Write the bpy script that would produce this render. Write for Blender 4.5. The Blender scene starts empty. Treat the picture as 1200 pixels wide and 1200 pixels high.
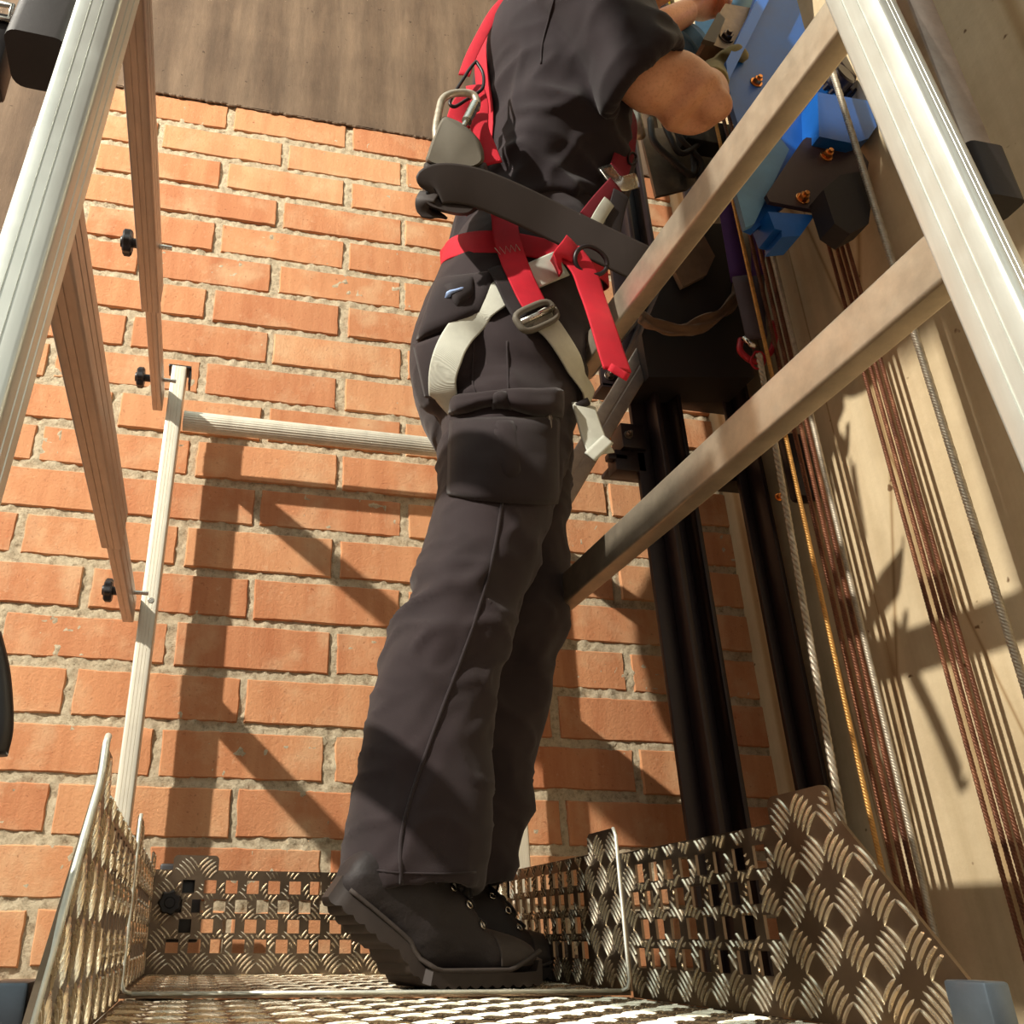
import bpy, bmesh, math, random
from mathutils import Vector, Matrix, noise
from mathutils.bvhtree import BVHTree
random.seed(7)
sc = bpy.context.scene
COL = sc.collection
PI = math.pi
V = Vector

# ------------------------------------------------------------------ camera
F_PX, CX = 1035.0, 455.0
PITCH, ROLL, YAW = [math.radians(a) for a in (25.78, .28, -11.3)]
H = .052
def _cam_matrix():
    cy, sy = math.cos(YAW), math.sin(YAW); cp, sp = math.cos(PITCH), math.sin(PITCH); cr, sr = math.cos(ROLL), math.sin(ROLL)
    A = Matrix(((cr, 0, sr), (0, 1, 0), (-sr, 0, cr)))
    B = Matrix(((1, 0, 0), (0, cp, sp), (0, -sp, cp)))
    D = Matrix(((cy, sy, 0), (-sy, cy, 0), (0, 0, 1)))
    return A @ B @ D
RC = _cam_matrix(); RT = RC.transposed(); EYE = V((0, 0, H))
def ray(u, v): return RT @ V(((u - CX) / F_PX, 1, (600 - v) / F_PX))
def W(u, v, y=None, x=None, z=None):
    """point of the place seen at a pixel of the photograph, on a known wall / plane"""
    d = ray(u, v)
    t = y / d.y if y is not None else (x / d.x if x is not None else (z - H) / d.z)
    return EYE + d * t
cam = bpy.data.cameras.new('camera'); camo = bpy.data.objects.new('camera', cam); COL.objects.link(camo)
cam.sensor_width = 36; cam.lens = 36 * F_PX / 1200; cam.shift_x = (600 - CX) / 1200
cam.clip_start = .01
right, fwd, up = RC[0].copy(), RC[1].copy(), RC[2].copy()
M = Matrix((right, up, -fwd)).transposed().to_4x4(); M.translation = EYE
camo.matrix_world = M
sc.camera = camo

# ------------------------------------------------------------------ materials
def lin(c):
    return tuple(((x / 255) / 12.92 if x / 255 <= .04045 else ((x / 255 + .055) / 1.055) ** 2.4) for x in c)
class NT:
    def __init__(s, name):
        s.m = bpy.data.materials.new(name); s.m.use_nodes = True
        s.n = s.m.node_tree.nodes; s.l = s.m.node_tree.links
        s.b = s.n['Principled BSDF']
    def add(s, t, **k):
        n = s.n.new(t)
        for a, b in k.items():
            if a in n.inputs.keys(): n.inputs[a].default_value = b
            else: setattr(n, a, b)
        return n
    def link(s, a, b): s.l.new(a, b)
    def coords(s, scale=(1, 1, 1)):
        tc = s.add('ShaderNodeTexCoord'); mp = s.add('ShaderNodeMapping'); mp.inputs['Scale'].default_value = scale
        s.link(tc.outputs['Object'], mp.inputs['Vector']); return mp.outputs['Vector']
    def noise(s, sc_, detail=5, scale=(1, 1, 1), rough=.6):
        n = s.add('ShaderNodeTexNoise'); n.inputs['Scale'].default_value = sc_; n.inputs['Detail'].default_value = detail
        n.inputs['Roughness'].default_value = rough
        s.link(s.coords(scale), n.inputs['Vector']); return n.outputs['Fac']
    def ramp(s, fac, stops):
        r = s.add('ShaderNodeValToRGB'); e = r.color_ramp.elements
        while len(e) < len(stops): e.new(.5)
        for i, (p, c) in enumerate(stops):
            e[i].position = p; e[i].color = (*c, 1) if len(c) == 3 else c
        s.link(fac, r.inputs['Fac']); return r.outputs['Color']
    def mix(s, fac, a, b, mode='MIX'):
        n = s.add('ShaderNodeMix'); n.data_type = 'RGBA'; n.blend_type = mode
        for sock, val in ((0, fac), (6, a), (7, b)):
            if hasattr(val, 'is_output') or isinstance(val, bpy.types.NodeSocket): s.link(val, n.inputs[sock])
            else: n.inputs[sock].default_value = val if sock == 0 else ((*val, 1) if len(val) == 3 else val)
        return n.outputs[2]
    def bump(s, h, strength=.3, dist=.002, prev=None):
        b = s.add('ShaderNodeBump'); b.inputs['Strength'].default_value = strength; b.inputs['Distance'].default_value = dist
        s.link(h, b.inputs['Height'])
        if prev is not None: s.link(prev, b.inputs['Normal'])
        return b.outputs['Normal']
    def done(s, col=None, rough=.6, metal=0, normal=None, **k):
        if col is not None:
            if isinstance(col, bpy.types.NodeSocket): s.link(col, s.b.inputs['Base Color'])
            else: s.b.inputs['Base Color'].default_value = (*col, 1)
        if isinstance(rough, bpy.types.NodeSocket): s.link(rough, s.b.inputs['Roughness'])
        else: s.b.inputs['Roughness'].default_value = rough
        s.b.inputs['Metallic'].default_value = metal
        if normal is not None: s.link(normal, s.b.inputs['Normal'])
        for a, b in k.items(): s.b.inputs[a].default_value = b
        return s.m

def m_simple(name, c, rough=.5, metal=0, var=.25, nscale=40, bump=.15, bscale=None, bd=.001, stretch=(1, 1, 1)):
    t = NT(name); c = lin(c)
    n = t.noise(nscale, 5, stretch)
    col = t.ramp(n, [(.25, tuple(x * (1 - var) for x in c)), (.75, tuple(min(1, x * (1 + var)) for x in c))])
    nb = t.noise(bscale or nscale * 4, 4, stretch)
    r = t.add('ShaderNodeMapRange'); t.link(n, r.inputs[0]); r.inputs[3].default_value = max(.02, rough - .08); r.inputs[4].default_value = min(1, rough + .12)
    return t.done(col, r.outputs[0], metal, t.bump(nb, bump, bd))

def m_brick():
    t = NT('orange_clay_brick')
    at = t.add('ShaderNodeAttribute', attribute_name='tone')
    base = t.ramp(at.outputs['Fac'], [(0, lin((190, 122, 80))), (.5, lin((206, 142, 96))), (1, lin((214, 158, 112)))])
    st = t.noise(26, 3, (1, 1, .12))
    c1 = t.mix(.32, base, t.ramp(st, [(.3, lin((168, 98, 64))), (.7, lin((228, 174, 130)))]))
    blot = t.ramp(t.noise(9, 6), [(.50, (0, 0, 0)), (.68, (1, 1, 1))])
    c2 = t.mix(blot, c1, t.mix(.45, c1, lin((222, 190, 150))))
    dust = t.ramp(t.noise(55, 6, rough=.75), [(.60, (0, 0, 0)), (.8, (.65, .65, .65))])
    c3 = t.mix(dust, c2, lin((226, 196, 160)))
    dk = t.ramp(t.noise(120, 3), [(.2, (.7, .7, .7)), (.36, (0, 0, 0))])
    c4 = t.mix(dk, c3, lin((120, 56, 30)))
    nb = t.bump(t.noise(140, 5, rough=.75), .9, .002)
    nb = t.bump(t.noise(22, 3, (1, 1, .15)), .35, .003, nb)
    return t.done(c4, .88, 0, nb)
def m_mortar():
    t = NT('rough_mortar')
    c = t.ramp(t.noise(60, 8, rough=.8), [(.32, lin((130, 112, 90))), (.5, lin((206, 190, 160))), (.8, lin((232, 220, 194)))])
    nb = t.bump(t.noise(160, 6, rough=.8), 1, .004)
    return t.done(c, .95, 0, nb)
def m_board_concrete():
    t = NT('board_marked_concrete')
    wv = t.add('ShaderNodeTexWave', wave_type='BANDS', bands_direction='X'); wv.inputs['Scale'].default_value = 2.2
    wv.inputs['Distortion'].default_value = 1.2; wv.inputs['Detail'].default_value = 3
    t.link(t.coords((1, 1, .15)), wv.inputs['Vector'])
    a = t.ramp(t.noise(5, 8, rough=.7), [(.3, lin((96, 77, 60))), (.7, lin((130, 108, 86)))])
    b = t.mix(.35, a, t.ramp(wv.outputs['Fac'], [(.2, lin((86, 69, 54))), (.8, lin((132, 112, 92)))]))
    g = t.ramp(t.noise(40, 4, (1, 1, .1)), [(.35, (.75, .75, .75)), (.65, (1, 1, 1))])
    c = t.mix(1, b, g, 'MULTIPLY')
    pits = t.ramp(t.noise(70, 2), [(.24, (1, 1, 1)), (.30, (0, 0, 0))])
    c = t.mix(pits, c, lin((70, 54, 40)))
    return t.done(c, .9, 0, t.bump(t.noise(70, 6, (1, 1, .3)), .5, .003))
def m_cream_concrete():
    t = NT('pale_cream_concrete')
    a = t.ramp(t.noise(3.5, 9, rough=.68), [(.3, lin((192, 172, 138))), (.7, lin((226, 208, 172)))])
    st = t.ramp(t.noise(12, 5, (1, 1, .06)), [(.4, (.86, .84, .80)), (.6, (1, 1, 1))])
    c = t.mix(1, a, st, 'MULTIPLY')
    wv = t.add('ShaderNodeTexWave', wave_type='BANDS', bands_direction='Y'); wv.inputs['Scale'].default_value = 1.35
    wv.inputs['Distortion'].default_value = .6; wv.inputs['Detail'].default_value = 4; wv.inputs['Detail Scale'].default_value = 3
    t.link(t.coords((1, 1, .12)), wv.inputs['Vector'])
    ln = t.ramp(wv.outputs['Fac'], [(0, (.72, .62, .5)), (.02, (.9, .86, .8)), (.04, (1, 1, 1))])
    c = t.mix(1, c, ln, 'MULTIPLY')
    pits = t.ramp(t.noise(30, 2), [(.23, (1, 1, 1)), (.27, (0, 0, 0))])
    c = t.mix(pits, c, lin((120, 92, 62)))
    vo = t.add('ShaderNodeTexVoronoi', feature='DISTANCE_TO_EDGE'); vo.inputs['Scale'].default_value = 1.6; t.link(t.coords((1, 2.2, .35)), vo.inputs['Vector'])
    ck = t.ramp(vo.outputs['Distance'], [(0, (.55, .45, .36)), (.006, (.86, .82, .76)), (.012, (1, 1, 1))])
    c = t.mix(1, c, ck, 'MULTIPLY')
    return t.done(c, .88, 0, t.bump(t.noise(60, 6), .35, .002))
def m_alu(name, c=(196, 188, 174), rough=.3, stretch=(1, 1, 1), scale=20, metal=1):
    t = NT(name); c = lin(c)
    n = t.noise(scale, 6, stretch, .7)
    col = t.ramp(n, [(.3, tuple(x * .78 for x in c)), (.7, tuple(min(1, x * 1.12) for x in c))])
    r = t.add('ShaderNodeMapRange'); t.link(t.noise(scale * 2.5, 5), r.inputs[0]); r.inputs[3].default_value = rough - .1; r.inputs[4].default_value = rough + .18
    return t.done(col, r.outputs[0], metal, t.bump(t.noise(scale * 4, 3, stretch), .04, .0006))
def m_fabric(name, c, var=.2, weave=900, rough=.9, bump=.4):
    t = NT(name); c = lin(c)
    n = t.noise(14, 6)
    col = t.ramp(n, [(.3, tuple(x * (1 - var) for x in c)), (.7, tuple(min(1, x * (1 + var)) for x in c))])
    w = t.noise(weave, 2)
    nb = t.bump(w, bump, .0006)
    return t.done(col, rough, 0, nb, **{'Sheen Weight': .12, 'Sheen Roughness': .5})
def m_webbing(name, c, rough=.75, k=420):
    t = NT(name); c = lin(c)
    wv = t.add('ShaderNodeTexWave', wave_type='BANDS', bands_direction='DIAGONAL'); wv.inputs['Scale'].default_value = k
    t.link(t.coords(), wv.inputs['Vector'])
    n = t.noise(30, 4)
    col = t.ramp(n, [(.3, tuple(x * .85 for x in c)), (.7, tuple(min(1, x * 1.1) for x in c))])
    col = t.mix(.2, col, t.ramp(wv.outputs['Fac'], [(.2, tuple(x * .55 for x in c)), (.8, c)]))
    return t.done(col, rough, 0, t.bump(wv.outputs['Fac'], .5, .0006))
def m_skin():
    t = NT('tanned_skin')
    c = t.ramp(t.noise(18, 6), [(.3, lin((214, 150, 112))), (.7, lin((236, 178, 138)))])
    f = t.ramp(t.noise(230, 3), [(.3, (.85, .80, .78)), (.5, (1, 1, 1))])
    c = t.mix(1, c, f, 'MULTIPLY')
    return t.done(c, .48, 0, t.bump(t.noise(260, 3), .15, .0008), **{'Subsurface Weight': .08, 'Subsurface Scale': .01})
def m_rust():
    t = NT('rusty_brown_rope_steel')
    c = t.ramp(t.noise(70, 6, (1, 1, .25), .75), [(.3, lin((70, 38, 26))), (.55, lin((124, 78, 54))), (.75, lin((168, 124, 92)))])
    return t.done(c, .5, .45, t.bump(t.noise(300, 4), .4, .001))

MT = dict(
    brick=m_brick(), mortar=m_mortar(), beam=m_board_concrete(), cream=m_cream_concrete(),
    alu=m_alu('extruded_aluminium', (226, 220, 204), .34, (1, 1, .1)),
    alu_y=m_alu('brushed_aluminium_tube', (182, 168, 158), .38, (1, .1, 1), 30, .85),
    rail_r=m_alu('scratched_square_tube_aluminium', (208, 194, 172), .36, (1, 1, 1), 22, .8),
    alu_near=m_alu('bright_aluminium', (226, 230, 222), .32, (1, 1, .06), 12, .62),
    alu_matt=m_alu('matt_anodised_aluminium', (234, 228, 210), .5, (1, 1, .1), 20, .55),
    tread=m_alu('tread_plate_aluminium', (128, 112, 95), .33, (1, 1, 1), 14),
    bracket=m_alu('blue_grey_steel', (104, 116, 128), .35, (1, 1, 1), 20, .7),
    bars=m_alu('worn_bright_tread_bars', (244, 232, 208), .24, (1, 1, 1), 30, .95),
    tread_edge=m_alu('cut_aluminium_edge', (230, 232, 220), .4, (1, 1, 1), 30, .6),
    black_steel=m_simple('black_painted_steel', (38, 28, 30), .38, .3, .25, 20),
    black_plastic=m_simple('black_plastic', (26, 22, 24), .4),
    black_rubber=m_simple('black_rubber', (34, 28, 28), .6),
    grey_rubber=m_simple('worn_grey_rubber', (100, 94, 82), .7, 0, .12, 18, .2),
    dark_rubber=m_simple('dark_brown_grey_rubber', (48, 40, 37), .62, 0, .15, 18),
    boot=m_simple('black_boot_leather', (36, 29, 30), .66, 0, .3, 30, .4, 220, .0015),
    sole=m_simple('dark_rubber_sole', (46, 37, 33), .55, 0, .3, 25),
    toecap=m_simple('dusty_grey_toe_leather', (58, 50, 46), .7, 0, .25, 60, .3),
    lace=m_fabric('black_lace', (30, 26, 28)),
    trouser=m_fabric('faded_black_work_cotton', (37, 25, 28), .16),
    trouser_trim=m_fabric('black_pocket_cotton', (34, 23, 26), .16),
    shirt=m_fabric('black_jersey', (29, 18, 24), .14, 700),
    red=m_webbing('red_webbing', (206, 14, 44)),
    darkred=m_webbing('dark_red_webbing', (130, 12, 36)),
    white=m_webbing('pale_grey_webbing', (208, 210, 196)),
    blackweb=m_webbing('black_webbing', (38, 30, 32), .8, 300),
    purple=m_webbing('purple_sling_webbing', (74, 26, 104)),
    greyweb=m_webbing('grey_sling_sleeve', (98, 88, 96)),
    tan=m_fabric('tan_canvas', (124, 96, 70), .25),
    olive=m_fabric('olive_grey_glove_fabric', (128, 116, 70), .35),
    steel=m_alu('polished_steel', (214, 210, 200), .22, (1, 1, 1), 30),
    dull_steel=m_alu('dull_dark_steel', (124, 112, 102), .42, (1, 1, 1), 30),
    brass=m_alu('brass_plated_bolt', (222, 150, 84), .25),
    blue=m_simple('blue_machine_paint', (18, 90, 170), .38, .1, .18, 12, .1),
    blue_bright=m_simple('bright_blue_edge_paint', (20, 104, 196), .35, .1, .1, 12, .08),
    blue_grey=m_simple('dusty_light_blue_paint', (94, 138, 170), .5, .1, .2, 14),
    plum=m_simple('dark_plum_painted_plate', (62, 46, 50), .45, .3, .2, 20),
    rust=m_rust(), gold=m_simple('golden_brown_wire', (204, 156, 88), .4, .5, .3, 80),
    wire=m_simple('pale_steel_wire', (178, 168, 150), .42, .5, .3, 90),
    skin=m_skin(), hair=m_fabric('dark_brown_hair', (44, 30, 24)), eye=m_simple('eye_white', (230, 225, 215), .2),
    red_metal=m_simple('red_painted_shackle', (176, 30, 44), .4, .3), yellow=m_simple('yellow_paper', (236, 214, 70), .6),
    pit=m_simple('dark_pit_concrete', (92, 78, 66), .9),
    text_blue=m_simple('pale_blue_thread', (150, 176, 222), .6),
)

# ------------------------------------------------------------------ object helpers
def obj(name, bm, mat, parent=None, smooth=None, kind=None, label=None):
    me = bpy.data.meshes.new(name); bmesh.ops.recalc_face_normals(bm, faces=bm.faces) if kind != 'keep' else None
    bm.to_mesh(me); bm.free()
    o = bpy.data.objects.new(name, me); COL.objects.link(o)
    for m in (mat if isinstance(mat, (list, tuple)) else [mat]): me.materials.append(m)
    if smooth is not None:
        for p in me.polygons: p.use_smooth = True
        if smooth < PI: me.set_sharp_from_angle(angle=smooth)
    if parent: o.parent = parent; o.matrix_parent_inverse = parent.matrix_world.inverted()
    if kind and kind != 'keep': o['kind'] = kind
    if label: o['label'] = label
    return o
def thing(name, label, cat, loc=(0, 0, 0), group=None):
    o = bpy.data.objects.new(name, None); COL.objects.link(o); o.location = loc; o.empty_display_size = .05
    o.matrix_world = Matrix.Translation(loc)
    o['label'] = label; o['category'] = cat
    if group: o['group'] = group
    return o
def tag(o, label, cat, group=None):
    o['label'] = label; o['category'] = cat
    if group: o['group'] = group
    return o
SM = math.radians(35)
def box(bm, a, b, bev=0):
    """axis aligned box from corner a to corner b"""
    x0, y0, z0 = [min(a[i], b[i]) for i in range(3)]; x1, y1, z1 = [max(a[i], b[i]) for i in range(3)]
    vs = [bm.verts.new(p) for p in ((x0, y0, z0), (x1, y0, z0), (x1, y1, z0), (x0, y1, z0), (x0, y0, z1), (x1, y0, z1), (x1, y1, z1), (x0, y1, z1))]
    fs = [bm.faces.new([vs[i] for i in q]) for q in ((0, 3, 2, 1), (4, 5, 6, 7), (0, 1, 5, 4), (1, 2, 6, 5), (2, 3, 7, 6), (3, 0, 4, 7))]
    if bev:
        es = {e for f in fs for e in f.edges}
        bmesh.ops.bevel(bm, geom=list(es), offset=bev, segments=2, affect='EDGES', profile=.5)
def prism(bm, pts, off):
    """closed polygon pts (3D) extruded by vector off"""
    a = [bm.verts.new(p) for p in pts]; b = [bm.verts.new(V(p) + V(off)) for p in pts]
    bm.faces.new(a); bm.faces.new(list(reversed(b)))
    n = len(a)
    for i in range(n): bm.faces.new((a[i], b[i], b[(i + 1) % n], a[(i + 1) % n]))
def frame(d, upv):
    d = d.normalized(); s = d.cross(upv)
    if s.length < 1e-4: s = d.cross(V((1, 0, 0)))
    s.normalize(); return d, s, s.cross(d).normalized()
def bar(bm, prof, A, B, upv=V((0, 0, 1))):
    """2D profile (side, up) swept straight from A to B"""
    A = V(A); B = V(B); d, s, u = frame(B - A, upv)
    ra = [bm.verts.new(A + s * p[0] + u * p[1]) for p in prof]; rb = [bm.verts.new(B + s * p[0] + u * p[1]) for p in prof]
    n = len(prof)
    for i in range(n): bm.faces.new((ra[i], ra[(i + 1) % n], rb[(i + 1) % n], rb[i]))
    bm.faces.new(list(reversed(ra))); bm.faces.new(rb)
def rect_prof(w, h, r=.003, n=3, ribs=0, ribside='all'):
    """rounded rectangle, optionally with shallow grooves on its faces"""
    pts = []
    for cx_, cy_, a0 in ((w/2 - r, h/2 - r, 0), (-w/2 + r, h/2 - r, PI/2), (-w/2 + r, -h/2 + r, PI), (w/2 - r, -h/2 + r, 1.5*PI)):
        for k in range(n + 1):
            a = a0 + PI/2 * k / n; pts.append((cx_ + r * math.cos(a), cy_ + r * math.sin(a)))
        if ribs:
            # groove points along the following side
            nx = {0: (-1, 0), PI/2: (0, -1), PI: (1, 0), 1.5*PI: (0, 1)}[a0]; L = (w if nx[0] else h) - 2 * r
            out = pts[-1]; inn = (-nx[1] * 1, nx[0] * 1)
            for j in range(ribs):
                c = L * (j + 1) / (ribs + 1); g = L / (ribs + 1) * .10; dp = min(.0010, g * 1.0)
                for o_, e in ((-g, 0), (-g * .6, dp), (g * .6, dp), (g, 0)):
                    pts.append((out[0] + nx[0] * (c + o_) + inn[0] * e, out[1] + nx[1] * (c + o_) + inn[1] * e))
    return pts
def tube(bm, pts, r, n=10, cap=True, rad=None):
    pts = [V(p) for p in pts]; rings = []; prev = None
    for i, p in enumerate(pts):
        d = (pts[min(i + 1, len(pts) - 1)] - pts[max(i - 1, 0)]).normalized()
        if prev is None:
            s = d.cross(V((0, 0, 1)));
            if s.length < .05: s = d.cross(V((0, 1, 0)))
        else: s = prev - d * prev.dot(d)
        s.normalize(); prev = s; u = d.cross(s)
        rr = rad[i] if rad else r
        rings.append([bm.verts.new(p + s * rr * math.cos(2*PI*k/n) + u * rr * math.sin(2*PI*k/n)) for k in range(n)])
    for a, b in zip(rings, rings[1:]):
        for k in range(n): bm.faces.new((a[k], a[(k+1) % n], b[(k+1) % n], b[k]))
    if cap: bm.faces.new(list(reversed(rings[0]))); bm.faces.new(rings[-1])
def curve_pts(pts, sub=6):
    """Catmull-Rom"""
    pts = [V(p) for p in pts]; out = []
    P = [pts[0] * 2 - pts[1]] + pts + [pts[-1] * 2 - pts[-2]]
    for i in range(1, len(P) - 2):
        for k in range(sub):
            t = k / sub; a, b, c, d = P[i-1], P[i], P[i+1], P[i+2]
            out.append(.5 * ((2*b) + (c - a)*t + (2*a - 5*b + 4*c - d)*t*t + (3*b - a - 3*c + d)*t**3))
    out.append(pts[-1]); return out
def cyl(bm, c, axis, r, h, n=24, bev=0):
    c = V(c); axis = V(axis).normalized()
    prof = [(r - bev, -h/2), (r, -h/2 + bev), (r, h/2 - bev), (r - bev, h/2)] if bev else [(r, -h/2), (r, h/2)]
    lathe(bm, c, axis, prof, n)
def lathe(bm, c, axis, prof, n=24):
    c = V(c); d, s, u = frame(V(axis), V((0, 0, 1)) if abs(V(axis).normalized().z) < .9 else V((1, 0, 0)))
    rings = [[bm.verts.new(c + d * h + (s * math.cos(2*PI*k/n) + u * math.sin(2*PI*k/n)) * r) for k in range(n)] for r, h in prof]
    for a, b in zip(rings, rings[1:]):
        for k in range(n): bm.faces.new((a[k], a[(k+1) % n], b[(k+1) % n], b[k]))
    bm.faces.new(list(reversed(rings[0]))); bm.faces.new(rings[-1])
def helix_rope(bm, A, B, r, strands=3, pitch=.03, n=6, seg=9):
    A = V(A); B = V(B); L = (B - A).length; d, s, u = frame(B - A, V((0, 1, 0)))
    N = int(L / pitch * seg)
    for k in range(strands):
        ph = 2*PI*k/strands; rr = r * .5
        tube(bm, [A + d * (L*i/N) + (s*math.cos(ph + 2*PI*i/seg) + u*math.sin(ph + 2*PI*i/seg)) * rr for i in range(N + 1)], r * .56, n)
def hexbolt(parent, c, axis, r=.011, name='bolt', mat='brass'):
    bm = bmesh.new(); c = V(c); axis = V(axis).normalized()
    cyl(bm, c + axis * .001, axis, r * 1.35, .003, 20, .0006)
    lathe(bm, c + axis * .006, axis, [(r * .9, -.005), (r, -.004), (r, .003), (r * .85, .005)], 6)
    cyl(bm, c + axis * .013, axis, r * .5, .008, 12, .0008)
    return obj(name, bm, MT[mat], parent, SM)
def knob(parent, c, axis, r=.021, t=.014, name='knob'):
    """star grip knob"""
    bm = bmesh.new(); c = V(c); d, s, u = frame(V(axis), V((0, 0, 1)))
    N = 56
    def ring(rad, h, lob): return [bm.verts.new(c + d * h + (s*math.cos(2*PI*k/N) + u*math.sin(2*PI*k/N)) * (rad * (1 + lob * math.cos(7*2*PI*k/N)))) for k in range(N)]
    rs = [ring(r*.55, -t/2, 0), ring(r*.86, -t/2, .07), ring(r, -t*.3, .09), ring(r, t*.3, .09), ring(r*.86, t/2, .07), ring(r*.5, t/2, 0), ring(r*.42, t*.75, 0)]
    for a, b in zip(rs, rs[1:]):
        for k in range(N): bm.faces.new((a[k], a[(k+1) % N], b[(k+1) % N], b[k]))
    bm.faces.new(rs[0]); bm.faces.new(rs[-1])
    cyl(bm, c - d * (t*.5 + .006), d, r*.38, .014, 16)
    return obj(name, bm, MT['black_plastic'], parent, SM)

# ------------------------------------------------------------------ the shaft
YW, XR = 1.68, 1.149
WALLX0 = -.52
def build_brick_wall():
    bm = bmesh.new(); lay = bm.verts.layers.float.new('tone')
    rnd = random.Random(3)
    pitch, rh, joint = .313, .1016, .0165
    nrow = 30
    for r in range(nrow):
        zt = 2.024 - r * rh; ph = -.088 if r % 2 == 0 else .057
        k = math.floor((WALLX0 - ph) / pitch) - 1
        while ph + k * pitch < XR:
            x0 = ph + k * pitch + joint/2 + rnd.uniform(-.004, .004); x1 = ph + (k+1) * pitch - joint/2 + rnd.uniform(-.004, .004)
            k += 1
            x0 = max(x0, WALLX0 - .001); x1 = min(x1, XR + .03)
            if x1 - x0 < .02: continue
            z1 = zt - rnd.uniform(0, .003); z0 = zt - rh + joint + rnd.uniform(-.002, .003)
            f = YW + rnd.uniform(-.002, .002); tone = rnd.random()
            # rounded, slightly irregular front face
            nx = max(2, int((x1 - x0) / .02)); nz = 4
            def pt(i, j, inset, y):
                xx = x0 + inset + (x1 - x0 - 2*inset) * i / nx; zz = z0 + inset + (z1 - z0 - 2*inset) * j / nz
                e = .0022
                w = V((xx*40, zz*40, r*3.1))
                if j in (0, nz): zz += noise.noise(w) * e
                if i in (0, nx): xx += noise.noise(w + V((9, 0, 0))) * e
                return V((xx, y + noise.noise(V((xx*14, zz*14, r))) * .0009, zz))
            fr = [[bm.verts.new(pt(i, j, .0022, f)) for i in range(nx + 1)] for j in range(nz + 1)]
            for j in range(nz):
                for i in range(nx): bm.faces.new((fr[j][i], fr[j][i+1], fr[j+1][i+1], fr[j+1][i]))
            def border(g):
                return g[0][:] + [g[j][nx] for j in range(1, nz + 1)] + [g[nz][i] for i in range(nx - 1, -1, -1)] + [g[j][0] for j in range(nz - 1, 0, -1)]
            b0 = border(fr)
            idx = [(i, 0) for i in range(nx + 1)] + [(nx, j) for j in range(1, nz + 1)] + [(i, nz) for i in range(nx - 1, -1, -1)] + [(0, j) for j in range(nz - 1, 0, -1)]
            b1 = [bm.verts.new(pt(i, j, 0, f + .003)) for i, j in idx]
            b2 = [bm.verts.new(v.co + V((0, .03, 0))) for v in b1]
            for A_, B_ in ((b0, b1), (b1, b2)):
                n = len(A_)
                for i in range(n): bm.faces.new((A_[i], B_[i], B_[(i+1) % n], A_[(i+1) % n]))
            for v in [v for row in fr for v in row] + b1 + b2: v[lay] = tone
    o = obj('wall_back', bm, MT['brick'], None, math.radians(50), 'structure')
    # mortar bed, a lumpy sheet just behind the brick faces, as part of the wall
    bm = bmesh.new(); nx, nz = 330, 400
    z0, z1 = 2.024 - nrow * rh, 2.03
    g = []
    for j in range(nz + 1):
        row = []
        for i in range(nx + 1):
            x = WALLX0 + (XR + .02 - WALLX0) * i / nx; z = z0 + (z1 - z0) * j / nz
            d = noise.fractal(V((x*60, 0, z*60)), 1, 2, 4) * .0045 + noise.noise(V((x*12, 5, z*12))) * .003
            row.append(bm.verts.new((x, YW + .0045 - d, z)))
        g.append(row)
    for j in range(nz):
        for i in range(nx): bm.faces.new((g[j][i], g[j][i+1], g[j+1][i+1], g[j+1][i]))
    box(bm, (WALLX0, YW + .03, z0), (XR + .2, YW + .2, z1))
    m = obj('mortar_bed', bm, MT['mortar'], o, PI)
    return o
build_brick_wall()
bm = bmesh.new(); box(bm, (WALLX0 - 2.2, YW - .004, 2.026), (XR + .3, YW + .3, 3.6))
# ragged mortar lip under the concrete
for k in range(90):
    x = WALLX0 + k * .0186; r_ = random.uniform(.002, .006)
    lathe(bm, (x, YW - .003, 2.024 + random.uniform(-.003, .002)), (1, 0, 0), [(.001, -.012), (r_, -.004), (r_ * random.uniform(.5, 1), .004), (.001, .012)], 7)
obj('wall_back_upper', bm, MT['beam'], None, None, 'structure')
bm = bmesh.new(); box(bm, (WALLX0 - .9, YW - .004, -1.1), (WALLX0, YW + .3, 2.026))
obj('trim_1', bm, MT['beam'], None, None, 'structure')
bm = bmesh.new(); box(bm, (XR, -.2, -1.1), (XR + .25, YW + .3, 3.6))
obj('wall_right', bm, MT['cream'], None, None, 'structure')
bm = bmesh.new(); box(bm, (-3.4, -1.5, -1.25), (XR + .3, YW + .3, -1.05))
obj('floor', bm, MT['pit'], None, None, 'structure')
bm = bmesh.new(); box(bm, (-.66, -1.5, 1.95), (XR, .33, 2.12))  # unseen overhead slab, added to cast shade on the upper right wall
obj('shade_slab', bm, MT['beam'], None, None, 'structure')

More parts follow.
